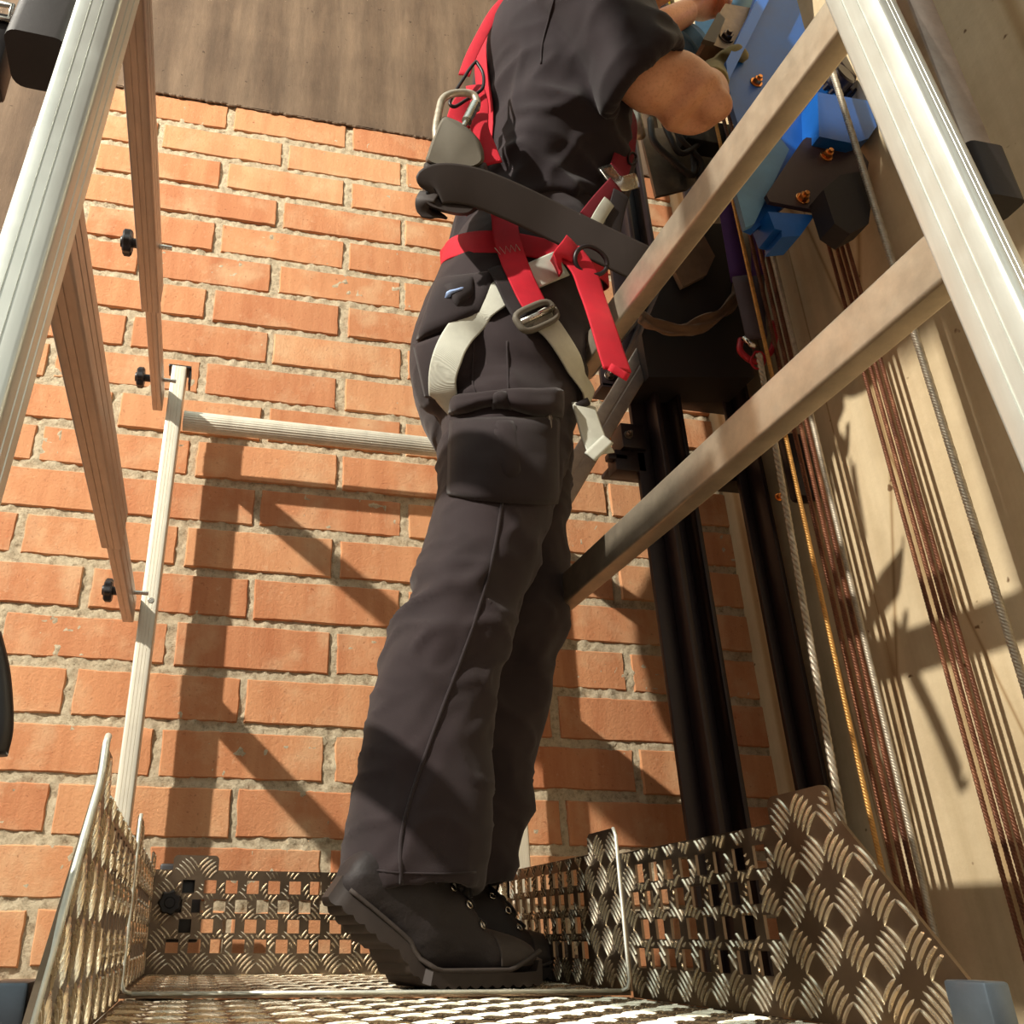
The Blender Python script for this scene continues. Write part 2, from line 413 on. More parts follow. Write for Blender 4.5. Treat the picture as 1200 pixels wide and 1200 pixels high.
# ------------------------------------------------------------------ tread plates
CELL = .034
def tread_panel(bm, O, U, Vv, N, outline, holes, hw, hh, bars=True, seedy=0, thick=.003, bh=.0016):
    """bars of a five-bar chequer plate on the (U,Vv) plane; outline = test function(u,v)->bool, holes = list of centres"""
    O, U, Vv, N = V(O), V(U), V(Vv), V(N)
    def inhole(u, v):
        for a, b in holes:
            if abs(u - a) < hw/2 + .0006 and abs(v - b) < hh/2 + .0006: return True
        return False
    umin, umax, vmin, vmax = outline[1]
    test = outline[0]
    i0, i1 = int(umin / CELL) - 1, int(umax / CELL) + 2; j0, j1 = int(vmin / CELL) - 1, int(vmax / CELL) + 2
    for i in range(i0, i1):
        for j in range(j0, j1):
            cu, cv = (i + .5) * CELL, (j + .5) * CELL
            sg = 1 if (i + j) % 2 == 0 else -1
            for k in range(5):
                o_ = (k - 2) * .0062
                # bar axis along (1, sg)/sqrt2, offset along the normal
                ax = V((.7071, .7071 * sg)); nn = V((-.7071 * sg, .7071))
                Lb = .0148 - abs(k - 2) * .0012
                st = 8; run = []
                for q in range(st + 1):
                    s_ = -1 + 2 * q / st
                    curv = .0016 * (1 - s_ * s_)
                    pu = cu + ax.x * s_ * Lb + nn.x * (o_ + curv); pv = cv + ax.y * s_ * Lb + nn.y * (o_ + curv)
                    w = .00145 * math.sqrt(max(0, 1 - s_ ** 4)) + .0002
                    ok = test(pu, pv) and not inhole(pu, pv)
                    if ok: run.append((pu, pv, w, bh * (1 - s_ ** 4) + .0001))
                    if (not ok or q == st):
                        if len(run) > 1:
                            rings = []
                            for (a, b, w_, h_) in run:
                                P = O + U * a + Vv * b; S = U * nn.x + Vv * nn.y
                                rings.append([bm.verts.new(P - S * w_ - N * .0002), bm.verts.new(P - S * w_ * .45 + N * h_), bm.verts.new(P + S * w_ * .45 + N * h_), bm.verts.new(P + S * w_ - N * .0002)])
                            for A_, B_ in zip(rings, rings[1:]):
                                for c in range(3): bm.faces.new((A_[c], A_[c+1], B_[c+1], B_[c]))
                            bm.faces.new(rings[0]); bm.faces.new(list(reversed(rings[-1])))
                        run = []
def plate_strips(bm, O, U, Vv, N, u0, u1, rows, hw, t=.003):
    """solid plate made of strips between v levels; rows = [(v0, v1, [hole u centres])]"""
    O, U, Vv, N = V(O), V(U), V(Vv), V(N)
    def slab(a, b, c, d):
        if b - a < 1e-5: return
        prism(bm, [O + U*a + Vv*c, O + U*b + Vv*c, O + U*b + Vv*d, O + U*a + Vv*d], -N * t)
    for v0, v1, hs in rows:
        x = u0
        for h in sorted(hs): slab(x, h - hw/2, v0, v1); x = h + hw/2
        slab(x, u1, v0, v1)
def mark_bars(bm, n):
    bm.faces.ensure_lookup_table()
    for i in range(n, len(bm.faces)): bm.faces[i].material_index = 1
def board(parent, O, U, Vv, N, length, tabs=(), hole_u=None, slant=None, name='toe_board', ht=.15):
    """one upstand of the platform. slant=(u_top, u_bottom): solid leading part past u_top"""
    bm = bmesh.new(); hw, hh = .019, .0195
    levels = [.040, .0685, .097, .1255]
    holes = []; rows = []; v = 0.0
    for n, lv in enumerate(levels):
        hs = []
        if hole_u:
            u = hole_u[0] + (CELL/2 if n % 2 else 0)
            while u < hole_u[1]: hs.append(u); u += CELL
        rows.append((v, lv - hh/2, [])); rows.append((lv - hh/2, lv + hh/2, hs)); v = lv + hh/2
        holes += [(a, lv) for a in hs]
    rows.append((v, ht, []))
    plate_strips(bm, O, U, Vv, N, 0, length, rows, hw)
    O, U, Vv, N = V(O), V(U), V(Vv), V(N)
    for a, b, h, r in tabs:   # rounded tabs on the top edge
        pts = [(a, ht)]; 
        for c, s0 in ((a + r, 1), (b - r, 0)):
            for k in range(6):
                ang = PI - PI/2*k/5 if s0 else PI/2 - PI/2*k/5
                pts.append((c + r*math.cos(ang), ht + h - r + r*math.sin(ang)))
        pts.append((b, ht))
        prism(bm, [O + U*p[0] + Vv*p[1] for p in pts], -N*.003)
    if slant:
        prism(bm, [O + U*p[0] + Vv*p[1] for p in ((length, 0), (slant[1], 0), (slant[1], .008), (slant[0], ht - .006), (slant[0] - .006, ht), (length, ht))], -N*.003)
    umax = slant[1] if slant else length
    nplate = len(bm.faces)
    def test(u, v):
        if u < .002 or v < .002: return False
        for a, b, h, r in tabs:
            if a + .002 < u < b - .002 and v < ht + h - .002: return True
        if v > ht - .001: return False
        if slant and u > length and v < ht - .004: return u < slant[1] + (slant[0] - slant[1]) * v / ht - .002
        return u < umax
    tread_panel(bm, O, U, Vv, N, (test, (0, umax, 0, ht + .03)), holes, hw, hh)
    mark_bars(bm, nplate); o = obj(name, bm, [MT['tread'], MT['bars']], parent, SM)
    return o
XL, XRB, YB, YS, YF = -.065, .49, 1.56, 1.05, .46
plat = thing('work_platform', 'chequer plate aluminium work platform with perforated upstands under the boots', 'platform', (.21, 1.0, 0))
def floor_plate(y0, y1, z):
    bm = bmesh.new(); prism(bm, [(XL, y0, z), (XRB, y0, z), (XRB, y1, z), (XL, y1, z)], (0, 0, -.004))
    O = V((XL, y0, z)); L, Wd = XRB - XL, y1 - y0
    tread_panel(bm, O, V((1, 0, 0)), V((0, 1, 0)), V((0, 0, 1)), (lambda u, v: .004 < u < L - .004 and .004 < v < Wd - .004, (0, L, 0, Wd)), [], .01, .01, bh=.0012)
    mark_bars(bm, 6); return obj('floor_plate', bm, [MT['tread'], MT['bars']], plat, SM)
floor_plate(YS, YB, 0); floor_plate(YF - .12, YS + .02, -.0065)
# back upstand
b = board(plat, (XL, YB, 0), (1, 0, 0), (0, 0, 1), (0, -1, 0), XRB - XL, tabs=[(.028, .10, .022, .007)], hole_u=(.038, .53))
# side upstands, rear section
board(plat, (XL, YS, 0), (0, 1, 0), (0, 0, 1), (1, 0, 0), YB - YS, tabs=[(0.0, .085, .024, .01), (.42, .49, .02, .008)], hole_u=(.12, .42))
board(plat, (XRB, YS, 0), (0, 1, 0), (0, 0, 1), (-1, 0, 0), YB - YS, tabs=[(0.0, .085, .024, .01), (.42, .49, .02, .008)], hole_u=(.12, .42))
# front section: measured from the seam toward the camera
board(plat, (XRB, YS - .006, -.006), (0, -1, 0), (0, 0, 1), (-1, 0, 0), .31, tabs=[(.309, .394, .022, .009)], hole_u=(.03, .30), slant=(.40, .515))
board(plat, (XL, YS - .006, -.006), (0, -1, 0), (0, 0, 1), (1, 0, 0), .31, tabs=[(.375, .435, .022, .009)], hole_u=(.03, .30), slant=(.44, .60))
# bright sawn edges: seam of the rear section and the end returns
bm = bmesh.new()
for a, b in (((XL + .012, YS - .001, .0005), (XRB - .012, YS - .001, .0005)),): tube(bm, [a, b], .0022, 8)
for sx, x in ((1, XL), (-1, XRB)):
    tube(bm, [(x + sx*.012, YS - .001, .0005), (x + sx*.004, YS - .001, .003), (x + sx*.001, YS - .001, .012), (x, YS - .001, .165), (x, YS + .004, .174)], .0021, 8)
obj('edge_trim', bm, MT['tread_edge'], plat, PI)
bm = bmesh.new()
tube(bm, [(XL, .4435, -.004), (XL, .602, .138), (XL, .609, .150), (XL, .609, .166), (XL, .616, .172)], .0024, 8)
obj('edge_trim', bm, MT['tread_edge'], plat, PI)
knob(plat, W(199, 1058, y=YB - .02), (0, -1, 0), .017, .012, 'knob')
bm = bmesh.new(); box(bm, (-.058, YB + .012, .045), (.012, YB + .035, .16), .004); obj('mounting_block', bm, MT['black_plastic'], plat, SM, label='black block behind the back upstand')
# supports under the platform down to the pit
bm = bmesh.new()
for x in (XL + .03, XRB - .03):
    box(bm, (x - .02, .4, -.06), (x + .02, 1.54, -.0115))
    for y in (.5, 1.45): box(bm, (x - .02, y - .02, -1.05), (x + .02, y + .02, -.06))
obj('support_frame', bm, MT['dull_steel'], plat, SM)

# ------------------------------------------------------------------ guard rails
def post_prof(w, d, ribs=3): return rect_prof(w, d, .003, 3, ribs)
def hollow_end(bm, c, axis, w, h): pass
# back left post with its two side rails
gl = thing('side_guardrail', 'ribbed aluminium guardrail at left with rear post, two side rails and star knobs', 'guardrail', (-.131, 1.585, 0))
bm = bmesh.new(); bar(bm, post_prof(.040, .030, 3), (-.128, 1.592, -.16), (-.128, 1.592, 1.118), V((1, 0, 0)))
obj('post', bm, MT['alu_matt'], gl, SM)
bm = bmesh.new(); box(bm, (-.150, 1.575, 1.117), (-.104, 1.612, 1.123), .001); box(bm, (-.1075, 1.580, 1.085), (-.1035, 1.610, 1.120)); obj('post_cap', bm, MT['black_plastic'], gl)
for z, ys, ye in ((1.04, 1.26, .50), (.59, 1.23, .535)):
    bm = bmesh.new(); bar(bm, post_prof(.020, .050, 1), (-.162, 1.588, z), (-.162, .9, z)); obj('rail', bm, MT['alu_y'], gl, SM, label='slim inner rail tube')
    bm = bmesh.new(); bar(bm, post_prof(.030, .064, 2), (-.162, ys, z), (-.162, ye, z)); obj('rail_sleeve', bm, MT['alu_y'], gl, SM, label='wider outer rail tube')
    knob(gl, (-.196, 1.53, z + .012), (-1, 0, 0), .020); 
knob(gl, (-.196, 1.135, 1.043), (-1, 0, 0), .020)
bm = bmesh.new()
bm.free()
for y, z in ((1.53, 1.052), (1.135, 1.043), (1.53, .602)): bm = bmesh.new(); cyl(bm, (-.165, y, z), (1, 0, 0), .004, .075, 10); obj('bolt', bm, MT['steel'], gl, SM)
bm = bmesh.new(); cyl(bm, (-.125, 1.574, .604), (0, 1, 0), .006, .006, 12, .001); obj('bolt', bm, MT['steel'], gl, SM)
# back rail, a fluted tube
def fluted(r=.02, n=26):
    pts = []
    for k in range(n * 4):
        a = 2*PI*k/(n*4); rr = r - (.0012 if k % 4 in (2, 3) else 0)
        pts.append((rr * math.cos(a) * .8, rr * math.sin(a)))
    return pts
hr = bmesh.new(); bar(hr, fluted(.0215), (-.108, 1.585, .996), (.535, 1.585, .996))
tag(obj('handrail', hr, MT['alu_matt'], None, math.radians(50)), 'pale fluted handrail tube running across the brick wall behind the worker', 'handrail')
# right side guardrail (rear post, two wide rails)
gr = thing('side_guardrail', 'polished square tube guardrail at right rising toward the camera, two wide rails', 'guardrail', (.556, 1.59, 0))
bm = bmesh.new(); bar(bm, post_prof(.040, .030, 3), (.556, 1.592, -.16), (.556, 1.592, 1.118), V((1, 0, 0))); obj('post', bm, MT['alu_matt'], gr, SM)
RAILS = [((.545, .425, .543), (.545, 1.577, .561)), ((.545, .425, .861), (.545, 1.577, .926))]
for A_, B_ in RAILS:
    bm = bmesh.new(); bar(bm, rect_prof(.028, .050, .004, 4, 0), A_, B_); obj('rail', bm, MT['rail_r'], gr, SM)
# near posts, leaning slightly with the folded side frames
dpost = V((.0, .06, 1)).normalized(); dleft = V((.048, .0, 1)).normalized()
def near_post(p, w, d, name, label, dr, ztop=1.9):
    t = thing(name, label, 'post', tuple(p - dr * ((p.z + .02) / dr.z)))
    A_ = p - dr * ((p.z + .02) / dr.z); B_ = p + dr * ((ztop - p.z) / dr.z)
    bm = bmesh.new(); bar(bm, rect_prof(w, d, .004, 3, 2), A_, B_, V((0, 1, 0))); obj('post_tube', bm, MT['alu_near'], t, SM)
    return t, A_, B_
pr = V((.5335, .4385, .85))
npr, a_, b_ = near_post(pr, .022, .048, 'frame_post', 'wide shiny aluminium post in the right foreground, nearest the camera', dpost)
pl = V((-.1275, .475, .66))
npl, a_, b_ = near_post(pl, .031, .048, 'frame_post', 'wide shiny aluminium post in the left foreground, pale teal glare', dleft)
# telescoping tube and black end pad beside the right post
bm = bmesh.new()
q = V((.590, .432, .85)); zl = .650
def on(p, z): return p + V((0, 0, z - p.z))
bar(bm, rect_prof(.030, .012, .002, 3, 0), on(q, zl), on(q, 1.8), V((0, 1, 0))); obj('inner_tube', bm, MT['alu_y'], npr, SM)
bm = bmesh.new(); bar(bm, rect_prof(.036, .026, .006, 3, 0), on(q, zl - .060), on(q, zl), V((0, 1, 0))); obj('end_pad', bm, MT['black_rubber'], npr, SM)
# black pad and clamp left of the left post
bm = bmesh.new(); c = W(42, 78, y=.50); d_ = dpost
bar(bm, rect_prof(.048, .05, .010, 4, 0), W(46, 74, y=.52), W(46, 74, y=.52) + dpost * .25 + V((.012, 0, 0)), V((0, 1, 0))); obj('end_pad', bm, MT['black_rubber'], npl, SM, label='black rubber pad')
bm = bmesh.new(); c = W(4, 55, y=.55); box(bm, c + V((-.03, -.01, -.045)), c + V((.006, .02, .03)), .004); obj('clamp', bm, MT['black_plastic'], npl, SM)
bm = bmesh.new(); c = W(6, 28, y=.55); tube(bm, [c + V((-.012, -.012, .008)), c + V((.007, -.012, .008)), c + V((.007, -.012, -.010)), c + V((-.012, -.012, -.010))], .0025, 8); obj('clamp_pin', bm, MT['steel'], npl, PI)
bm = bmesh.new(); c = W(-4, 850, y=.47); tube(bm, curve_pts([c + V((-.014, 0, .045)), c + V((-.006, 0, .025)), c + V((0, 0, 0)), c + V((0, 0, -.014))]), .008, 12); obj('lever', bm, MT['black_plastic'], npl, PI, label='black lever handle')
for name, u, lab, par in (('foot', 10, 'grey blue foot bracket', npl), ('foot', 1160, 'grey blue foot bracket', npr)):
    bm = bmesh.new(); c = W(u, 1150, y=.50 if u < 600 else .53)
    box(bm, c + V((-.008, -.004, -.04)), c + V((.010, .03, 0)), .002)
    obj(name, bm, MT['bracket'], par, SM)

# ------------------------------------------------------------------ guide rails and bracing
def vert_prof(name, label, cat, x, y, prof, z0=-1.0, z1=3.2, mat='black_steel', group=None):
    t = thing(name, label, cat, (x, y, z0), group)
    bm = bmesh.new(); bar(bm, prof, (x, y, z0), (x, y, z1), V((0, 1, 0))); obj('rail_body', bm, MT[mat], t, SM)
    return t
# profile axes: side = +-x, up = y
ga = thing('guide_rail', 'wide black steel guide rail rising in front of the brick wall near the corner', 'rail', (.91, 1.5, -1))
def colbox(x0, x1, y0, y1, par, name, mat='black_steel', z0=-1.0, z1=3.2, lab=None):
    bm = bmesh.new(); box(bm, (x0, y0, z0), (x1, y1, z1), .002); return obj(name, bm, MT[mat], par, SM, label=lab)
colbox(.838, .905, 1.500, 1.512, ga, 'flange'); colbox(.872, .884, 1.455, 1.500, ga, 'web')
colbox(.908, .972, 1.515, 1.530, ga, 'backing_plate'); colbox(.934, .944, 1.470, 1.515, ga, 'web', lab='second narrow web')
gb = thing('guide_rail', 'narrower black steel guide rail standing in the corner beside the pale wall', 'rail', (1.11, 1.5, -1))
colbox(1.085, 1.135, 1.52, 1.532, gb, 'flange'); colbox(1.104, 1.114, 1.47, 1.52, gb, 'web'); 
for z, lab in ((1.20, 'upper black cross bracket tying the two guide rails'), (.99, 'lower black cross bracket tying the two guide rails')):
    t = thing('rail_bracket', lab, 'bracket', (.98, 1.55, z))
    bm = bmesh.new(); box(bm, (.80, 1.545, z - .02), (XR - .001, 1.555, z + .03), .002); box(bm, (.80, 1.545, z - .022), (XR - .001, 1.60, z - .012), .001); obj('angle', bm, MT['black_steel'], t, SM)
    for x in (.82, 1.03): hexbolt(t, (x, 1.545, z + .008), (0, -1, 0), .009, mat='dull_steel')
t = thing('rail_clip', 'black stepped clamp bolted to the left edge of the wide guide rail', 'clamp', (.80, 1.5, .95))
bm = bmesh.new(); c = W(735, 525, y=1.5); box(bm, c + V((-.03, 0, -.055)), c + V((.04, .04, -.005)), .003); box(bm, c + V((-.015, -.012, -.005)), c + V((.04, .04, .055)), .003); box(bm, c + V((-.045, .0, -.03)), c + V((.0, .02, -.015)), .003)
obj('clamp_body', bm, MT['black_steel'], t, SM); hexbolt(t, c + V((.0, -.012, .025)), (0, -1, 0), .007, mat='dull_steel')
t = thing('rail_clip', 'black clamp with rounded end between corner guide rail and pale wall', 'clamp', (1.13, 1.4, .9))
bm = bmesh.new(); box(bm, (1.10, 1.36, .84), (XR - .001, 1.40, .99), .012); obj('clamp_body', bm, MT['black_steel'], t, SM); hexbolt(t, W(912, 583, y=1.36), (0, -1, 0), .006)
# diagonal brace behind the worker
t = thing('diagonal_brace', 'brown tinted flat aluminium brace slanting up behind the worker to the guide rail', 'brace', tuple(W(660, 598, y=1.40)))
bm = bmesh.new(); bar(bm, rect_prof(.012, .050, .003, 3, 1), W(655, 585, y=1.40), W(775, 385, y=1.44), V((1, 0, .3))); obj('brace_bar', bm, MT['alu_y'], t, SM)
bm = bmesh.new(); bar(bm, rect_prof(.010, .018, .002, 2, 0), W(690, 440, y=1.46), W(745, 375, y=1.46), V((1, 0, .3))); obj('stay', bm, MT['alu_y'], t, SM, label='thin second bar')

# ------------------------------------------------------------------ ropes
def rope(name, label, A_, B_, r, mat, strands=3, pitch=.03, group=None, cat='rope'):
    bm = bmesh.new(); helix_rope(bm, A_, B_, r, strands, pitch)
    return tag(obj(name, bm, MT[mat], None, PI), label, cat, group)
def vline(u, v, x, z0=-.9, z1=3.0):
    p = W(u, v, x=x); return V((p.x, p.y, z0)), V((p.x, p.y, z1))
A_, B_ = vline(1073, 395, 1.05, z1=1.60); rope('wire_rope', 'thick pale steel wire rope nearest the camera along the pale wall', A_, B_, .0058, 'wire', 4, .022)
A_ = W(908, 520, y=1.27); B_ = W(958, 800, y=1.27); d = (B_ - A_); rope('wire_rope', 'grey twisted wire rope, the leftmost and slightly slanted one', A_ - d * .45, B_ + d * 1.6, .0062, 'wire', 3, .038)
A_ = W(860, 240, y=1.27); B_ = W(985, 800, y=1.27); d = (B_ - A_); rope('wire_rope', 'thin golden wire rope just right of the grey twisted one', A_ - d * .3, B_ + d * .8, .0042, 'gold', 3, .016)
A_, B_ = vline(1003, 760, 1.06, z1=1.50); 
for i, (du, lab) in enumerate(((-12, 'left'), (-2, 'middle'), (7, 'right'))):
    a, b = vline(1003 + du, 770, 1.066, z1=1.9); rope('hoist_rope', lab + ' rusty brown hoist rope of the bundle beside the golden rope', a, b, .0044, 'rust', 3, .016, 'rusty ropes beside the golden rope')
a, b = vline(1018, 770, 1.066, z1=1.85); rope('wire_rope', 'white flecked steel wire rope hugging the right side of the brown bundle', a, b, .005, 'wire', 4, .02)
for i, (u, lab) in enumerate(((1107, 'leftmost'), (1118, 'second from left'), (1126, 'third from left'), (1135, 'rightmost'))):
    a, b = vline(u, 780, 1.085, z1=1.42); rope('hoist_rope', lab + ' of four rusty ropes in front of the pale wall', a, b, .0036, 'rust', 3, .016, 'four rusty ropes on the pale wall')

# ------------------------------------------------------------------ hoist machine (blue)
def poly(bm, px, y, t, dy=0):
    P = [W(u, v, y=y) for u, v in px]
    for p in P: p.x = min(p.x, XR - .004)
    prism(bm, P, (0, t, 0))
hm = thing('hoist_machine', 'blue painted hoist carriage with black plate and brass bolts at upper right', 'machine', tuple(W(900, 150, y=1.04)))
bm = bmesh.new(); poly(bm, [(903, -60), (935, -60), (934, 0), (945, 42), (975, 100), (995, 132), (1012, 150), (1005, 172), (962, 165), (924, 238), (884, 270), (874, 266), (862, 222), (874, 175), (860, 130), (853, 96)], 1.04, .012); obj('side_plate', bm, MT['blue'], hm, SM)
bm = bmesh.new(); poly(bm, [(917, -60), (933, -60), (901, 0), (853, 96), (851, 72), (887, 0)], 1.010, .030); obj('flange', bm, MT['blue_bright'], hm, SM)
bm = bmesh.new(); poly(bm, [(862, 222), (905, 150), (925, 175), (884, 262), (874, 267)], 1.030, .010); obj('gusset', bm, MT['blue_grey'], hm, SM, label='dusty pale blue gusset')
bm = bmesh.new(); poly(bm, [(900, 248), (955, 252), (938, 276), (916, 278), (916, 270), (908, 268)], 1.015, .05); obj('foot_block', bm, MT['blue'], hm, SM)
bm = bmesh.new(); poly(bm, [(958, 108), (1018, 118), (1030, 148), (1018, 162), (1000, 168), (960, 160)], .99, .05); obj('carriage_arm', bm, MT['blue'], hm, SM)
bm = bmesh.new(); poly(bm, [(945, 161), (1002, 166), (1018, 190), (1014, 222), (985, 252), (902, 236), (898, 228), (941, 164)], 1.012, .008); obj('guard_plate', bm, MT['plum'], hm, SM, label='dark plum steel plate')
bm = bmesh.new(); poly(bm, [(965, 222), (985, 205), (1012, 200), (1022, 230), (1018, 262), (996, 274), (978, 262)], .972, .04); obj('guide_shoe', bm, MT['black_rubber'], hm, SM)
for u, v, y in ((968, 183, 1.012), (940, 233, 1.012), (886, 97, 1.04)): hexbolt(hm, W(u, v, y=y), (0, -1, 0), .0095)
bm = bmesh.new(); cyl(bm, W(984, 92, y=1.035), (.3, -1, .1), .042, .06, 32, .004); cyl(bm, W(984, 92, y=1.0), (.3, -1, .1), .026, .03, 20, .003)
for k in range(18):
    c = W(984, 92, y=1.02); a = 2*PI*k/18; cyl(bm, c + V((math.cos(a)*.043, 0, math.sin(a)*.043)), (.3, -1, .1), .005, .02, 8)
obj('sheave', bm, MT['black_steel'], hm, SM)
# motor
mo = thing('drive_motor', 'dusty light blue drive motor with grey square bracket left of the blue plate', 'motor', tuple(W(815, 60, y=1.2)))
bm = bmesh.new(); c = W(800, 66, y=1.20); lathe(bm, c, (.75, -.6, .55), [(.045, -.08), (.062, -.07), (.064, -.02), (.056, -.015), (.056, .005), (.066, .01), (.066, .03), (.05, .045), (.03, .05)], 32); obj('motor_housing', bm, MT['blue_grey'], mo, SM)
bm = bmesh.new(); c = W(848, 12, y=1.17); lathe(bm, c, (.5, 0, .8), [(.045, -.06), (.05, -.05), (.05, .2), (.04, .22)], 28); obj('gear_case', bm, MT['blue_grey'], mo, SM)
bm = bmesh.new(); poly(bm, [(845, 12), (850, 4), (884, 10), (868, 60), (862, 62), (828, 50), (825, 46)], 1.06, .04); obj('bracket', bm, MT['dull_steel'], mo, SM)
bm = bmesh.new(); poly(bm, [(842, 14), (850, 22), (838, 50), (824, 46)], 1.05, .010); obj('bracket_flange', bm, MT['grey_rubber'], mo, SM)
hexbolt(mo, W(851, 44, y=1.06), (0, -1, 0), .012, mat='dull_steel')
bm = bmesh.new()
for du in (0, 6, 12): tube(bm, [W(838 + du, 56, y=1.12), W(838 + du, 56, y=1.12) + V((.0, 0, -.14))], .0035, 8)
obj('rope_ends', bm, MT['rust'], mo, PI)
# dark steel cover plate with cables below the elbow
cp = thing('cover_plate', 'dark steel cover plate with black cables hanging below the elbow', 'plate', tuple(W(790, 180, y=1.36)))
bm = bmesh.new(); poly(bm, [(750, 150), (800, 150), (850, 150), (842, 190), (806, 221), (769, 230)], 1.36, .008); obj('plate', bm, MT['dull_steel'], cp, SM)
bm = bmesh.new()
tube(bm, curve_pts([W(762, 140, y=1.33), W(766, 165, y=1.32), W(785, 185, y=1.32), W(812, 205, y=1.33), W(812, 170, y=1.33)]), .008, 10)
tube(bm, curve_pts([W(775, 135, y=1.33), W(785, 160, y=1.31), W(800, 180, y=1.31), W(830, 160, y=1.32)]), .007, 10)
tube(bm, curve_pts([W(790, 150, y=1.32), W(800, 165, y=1.31), W(822, 190, y=1.32), W(818, 210, y=1.33)]), .006, 10)
obj('cable', bm, MT['black_rubber'], cp, PI)
bm = bmesh.new(); box(bm, W(800, 135, y=1.30), W(858, 190, y=1.345), .004); obj('junction_box', bm, MT['black_plastic'], cp, SM)
bm = bmesh.new(); tube(bm, [W(745, 128, y=1.30), W(751, 160, y=1.30)], .011, 12); obj('connector', bm, MT['wire'], cp, PI, label='pale grey connector sleeve')
# black brake block with tan belt between the guide rails
bb = thing('brake_block', 'bulky black block between the guide rails wrapped with tan canvas', 'block', tuple(W(815, 380, y=1.42)))
bm = bmesh.new(); poly(bm, [(778, 330), (830, 262), (862, 262), (864, 340), (880, 392), (884, 442), (760, 442), (752, 392)], 1.40, .10)
obj('block_body', bm, MT['black_rubber'], bb, SM)
bm = bmesh.new()
pts = [W(748, 372, y=1.385), W(765, 384, y=1.37), W(800, 388, y=1.36), (W(835, 378, y=1.37)), W(860, 352, y=1.385), W(862, 330, y=1.41)]
pts = curve_pts(pts, 6); rows = []
for i, p in enumerate(pts):
    hgt = .034 + .006 * math.sin(i * .9); rows.append([bm.verts.new(p + V((0, -.004 + .006 * math.sin(k * 1.7 + i * .5), -hgt/2 + hgt * k / 5 + .005))) for k in range(6)])
for a, b in zip(rows, rows[1:]):
    for k in range(5): bm.faces.new((a[k], b[k], b[k+1], a[k+1]))
o = obj('canvas_wrap', bm, MT['tan'], bb, PI, kind='keep'); md = o.modifiers.new('s', 'SOLIDIFY'); md.thickness = .006
bm = bmesh.new(); poly(bm, [(786, 308), (822, 270), (838, 300), (828, 322), (800, 336)], 1.385, .012); bmesh.ops.subdivide_edges(bm, edges=bm.edges, cuts=2); o = obj('canvas_flap', bm, MT['tan'], bb, SM)
# purple lifting slings and red shackle
for n, (px, w, lab) in enumerate((([(848, 215), (856, 262), (868, 330)], .040, 'wider purple lifting sling hanging left of the blue plate'), ([(886, 268), (888, 300), (888, 330)], .028, 'narrow purple lifting sling hanging just under the blue plate'))):
    t = thing('lifting_sling', lab, 'sling', tuple(W(*px[0], y=1.32)))
    def strap_flat(path, w, mat, name, th=.004):
        bm = bmesh.new(); path = curve_pts(path, 5); side = V((.92, -.38, 0)); r_ = []
        for p in path: r_.append([bm.verts.new(p - side * w/2), bm.verts.new(p + side * w/2)])
        for a, b in zip(r_, r_[1:]): bm.faces.new((a[0], a[1], b[1], b[0]))
        o = obj(name, bm, MT[mat], t, PI, kind='keep'); md = o.modifiers.new('s', 'SOLIDIFY'); md.thickness = th
    strap_flat([W(u, v, y=1.32) for u, v in px], w, 'purple', 'webbing')
    e = px[-1]; strap_flat([W(e[0], e[1] - 4, y=1.315), W((e[0] + 889)/2, 370, y=1.315), W(885 + n * 6, 398, y=1.315)], w * .9, 'greyweb', 'sewn_end', .009)
sh = thing('shackle', 'red bow shackle with steel pin below the purple slings', 'shackle', tuple(W(888, 400, y=1.31)))
bm = bmesh.new(); c = W(890, 400, y=1.31)
tube(bm, curve_pts([W(868, 398, y=1.31), W(868, 412, y=1.30), W(885, 424, y=1.30), W(902, 414, y=1.30), W(908, 396, y=1.31), W(905, 378, y=1.32)]), .0065, 10); obj('bow', bm, MT['red_metal'], sh, PI)
bm = bmesh.new(); tube(bm, [W(871, 396, y=1.29), W(885, 407, y=1.28)], .0055, 12); obj('pin', bm, MT['steel'], sh, PI)
bm = bmesh.new(); tube(bm, curve_pts([W(885, 412, y=1.29), W(880, 424, y=1.29), W(887, 432, y=1.29), W(896, 425, y=1.29), W(893, 414, y=1.29), W(885, 412, y=1.29)]), .0025, 8); obj('ring', bm, MT['red_metal'], sh, PI)
bm = bmesh.new(); poly(bm, [(772, -2), (785, -2), (783, 4), (774, 2)], 1.5, .002); poly(bm, [(768, -14), (800, -14), (786, 5), (766, 0)], 1.502, .002)
tag(obj('paper_sticker', bm, MT['yellow'], None), 'small yellow and white sticker at the top edge above the far forearm', 'sticker')

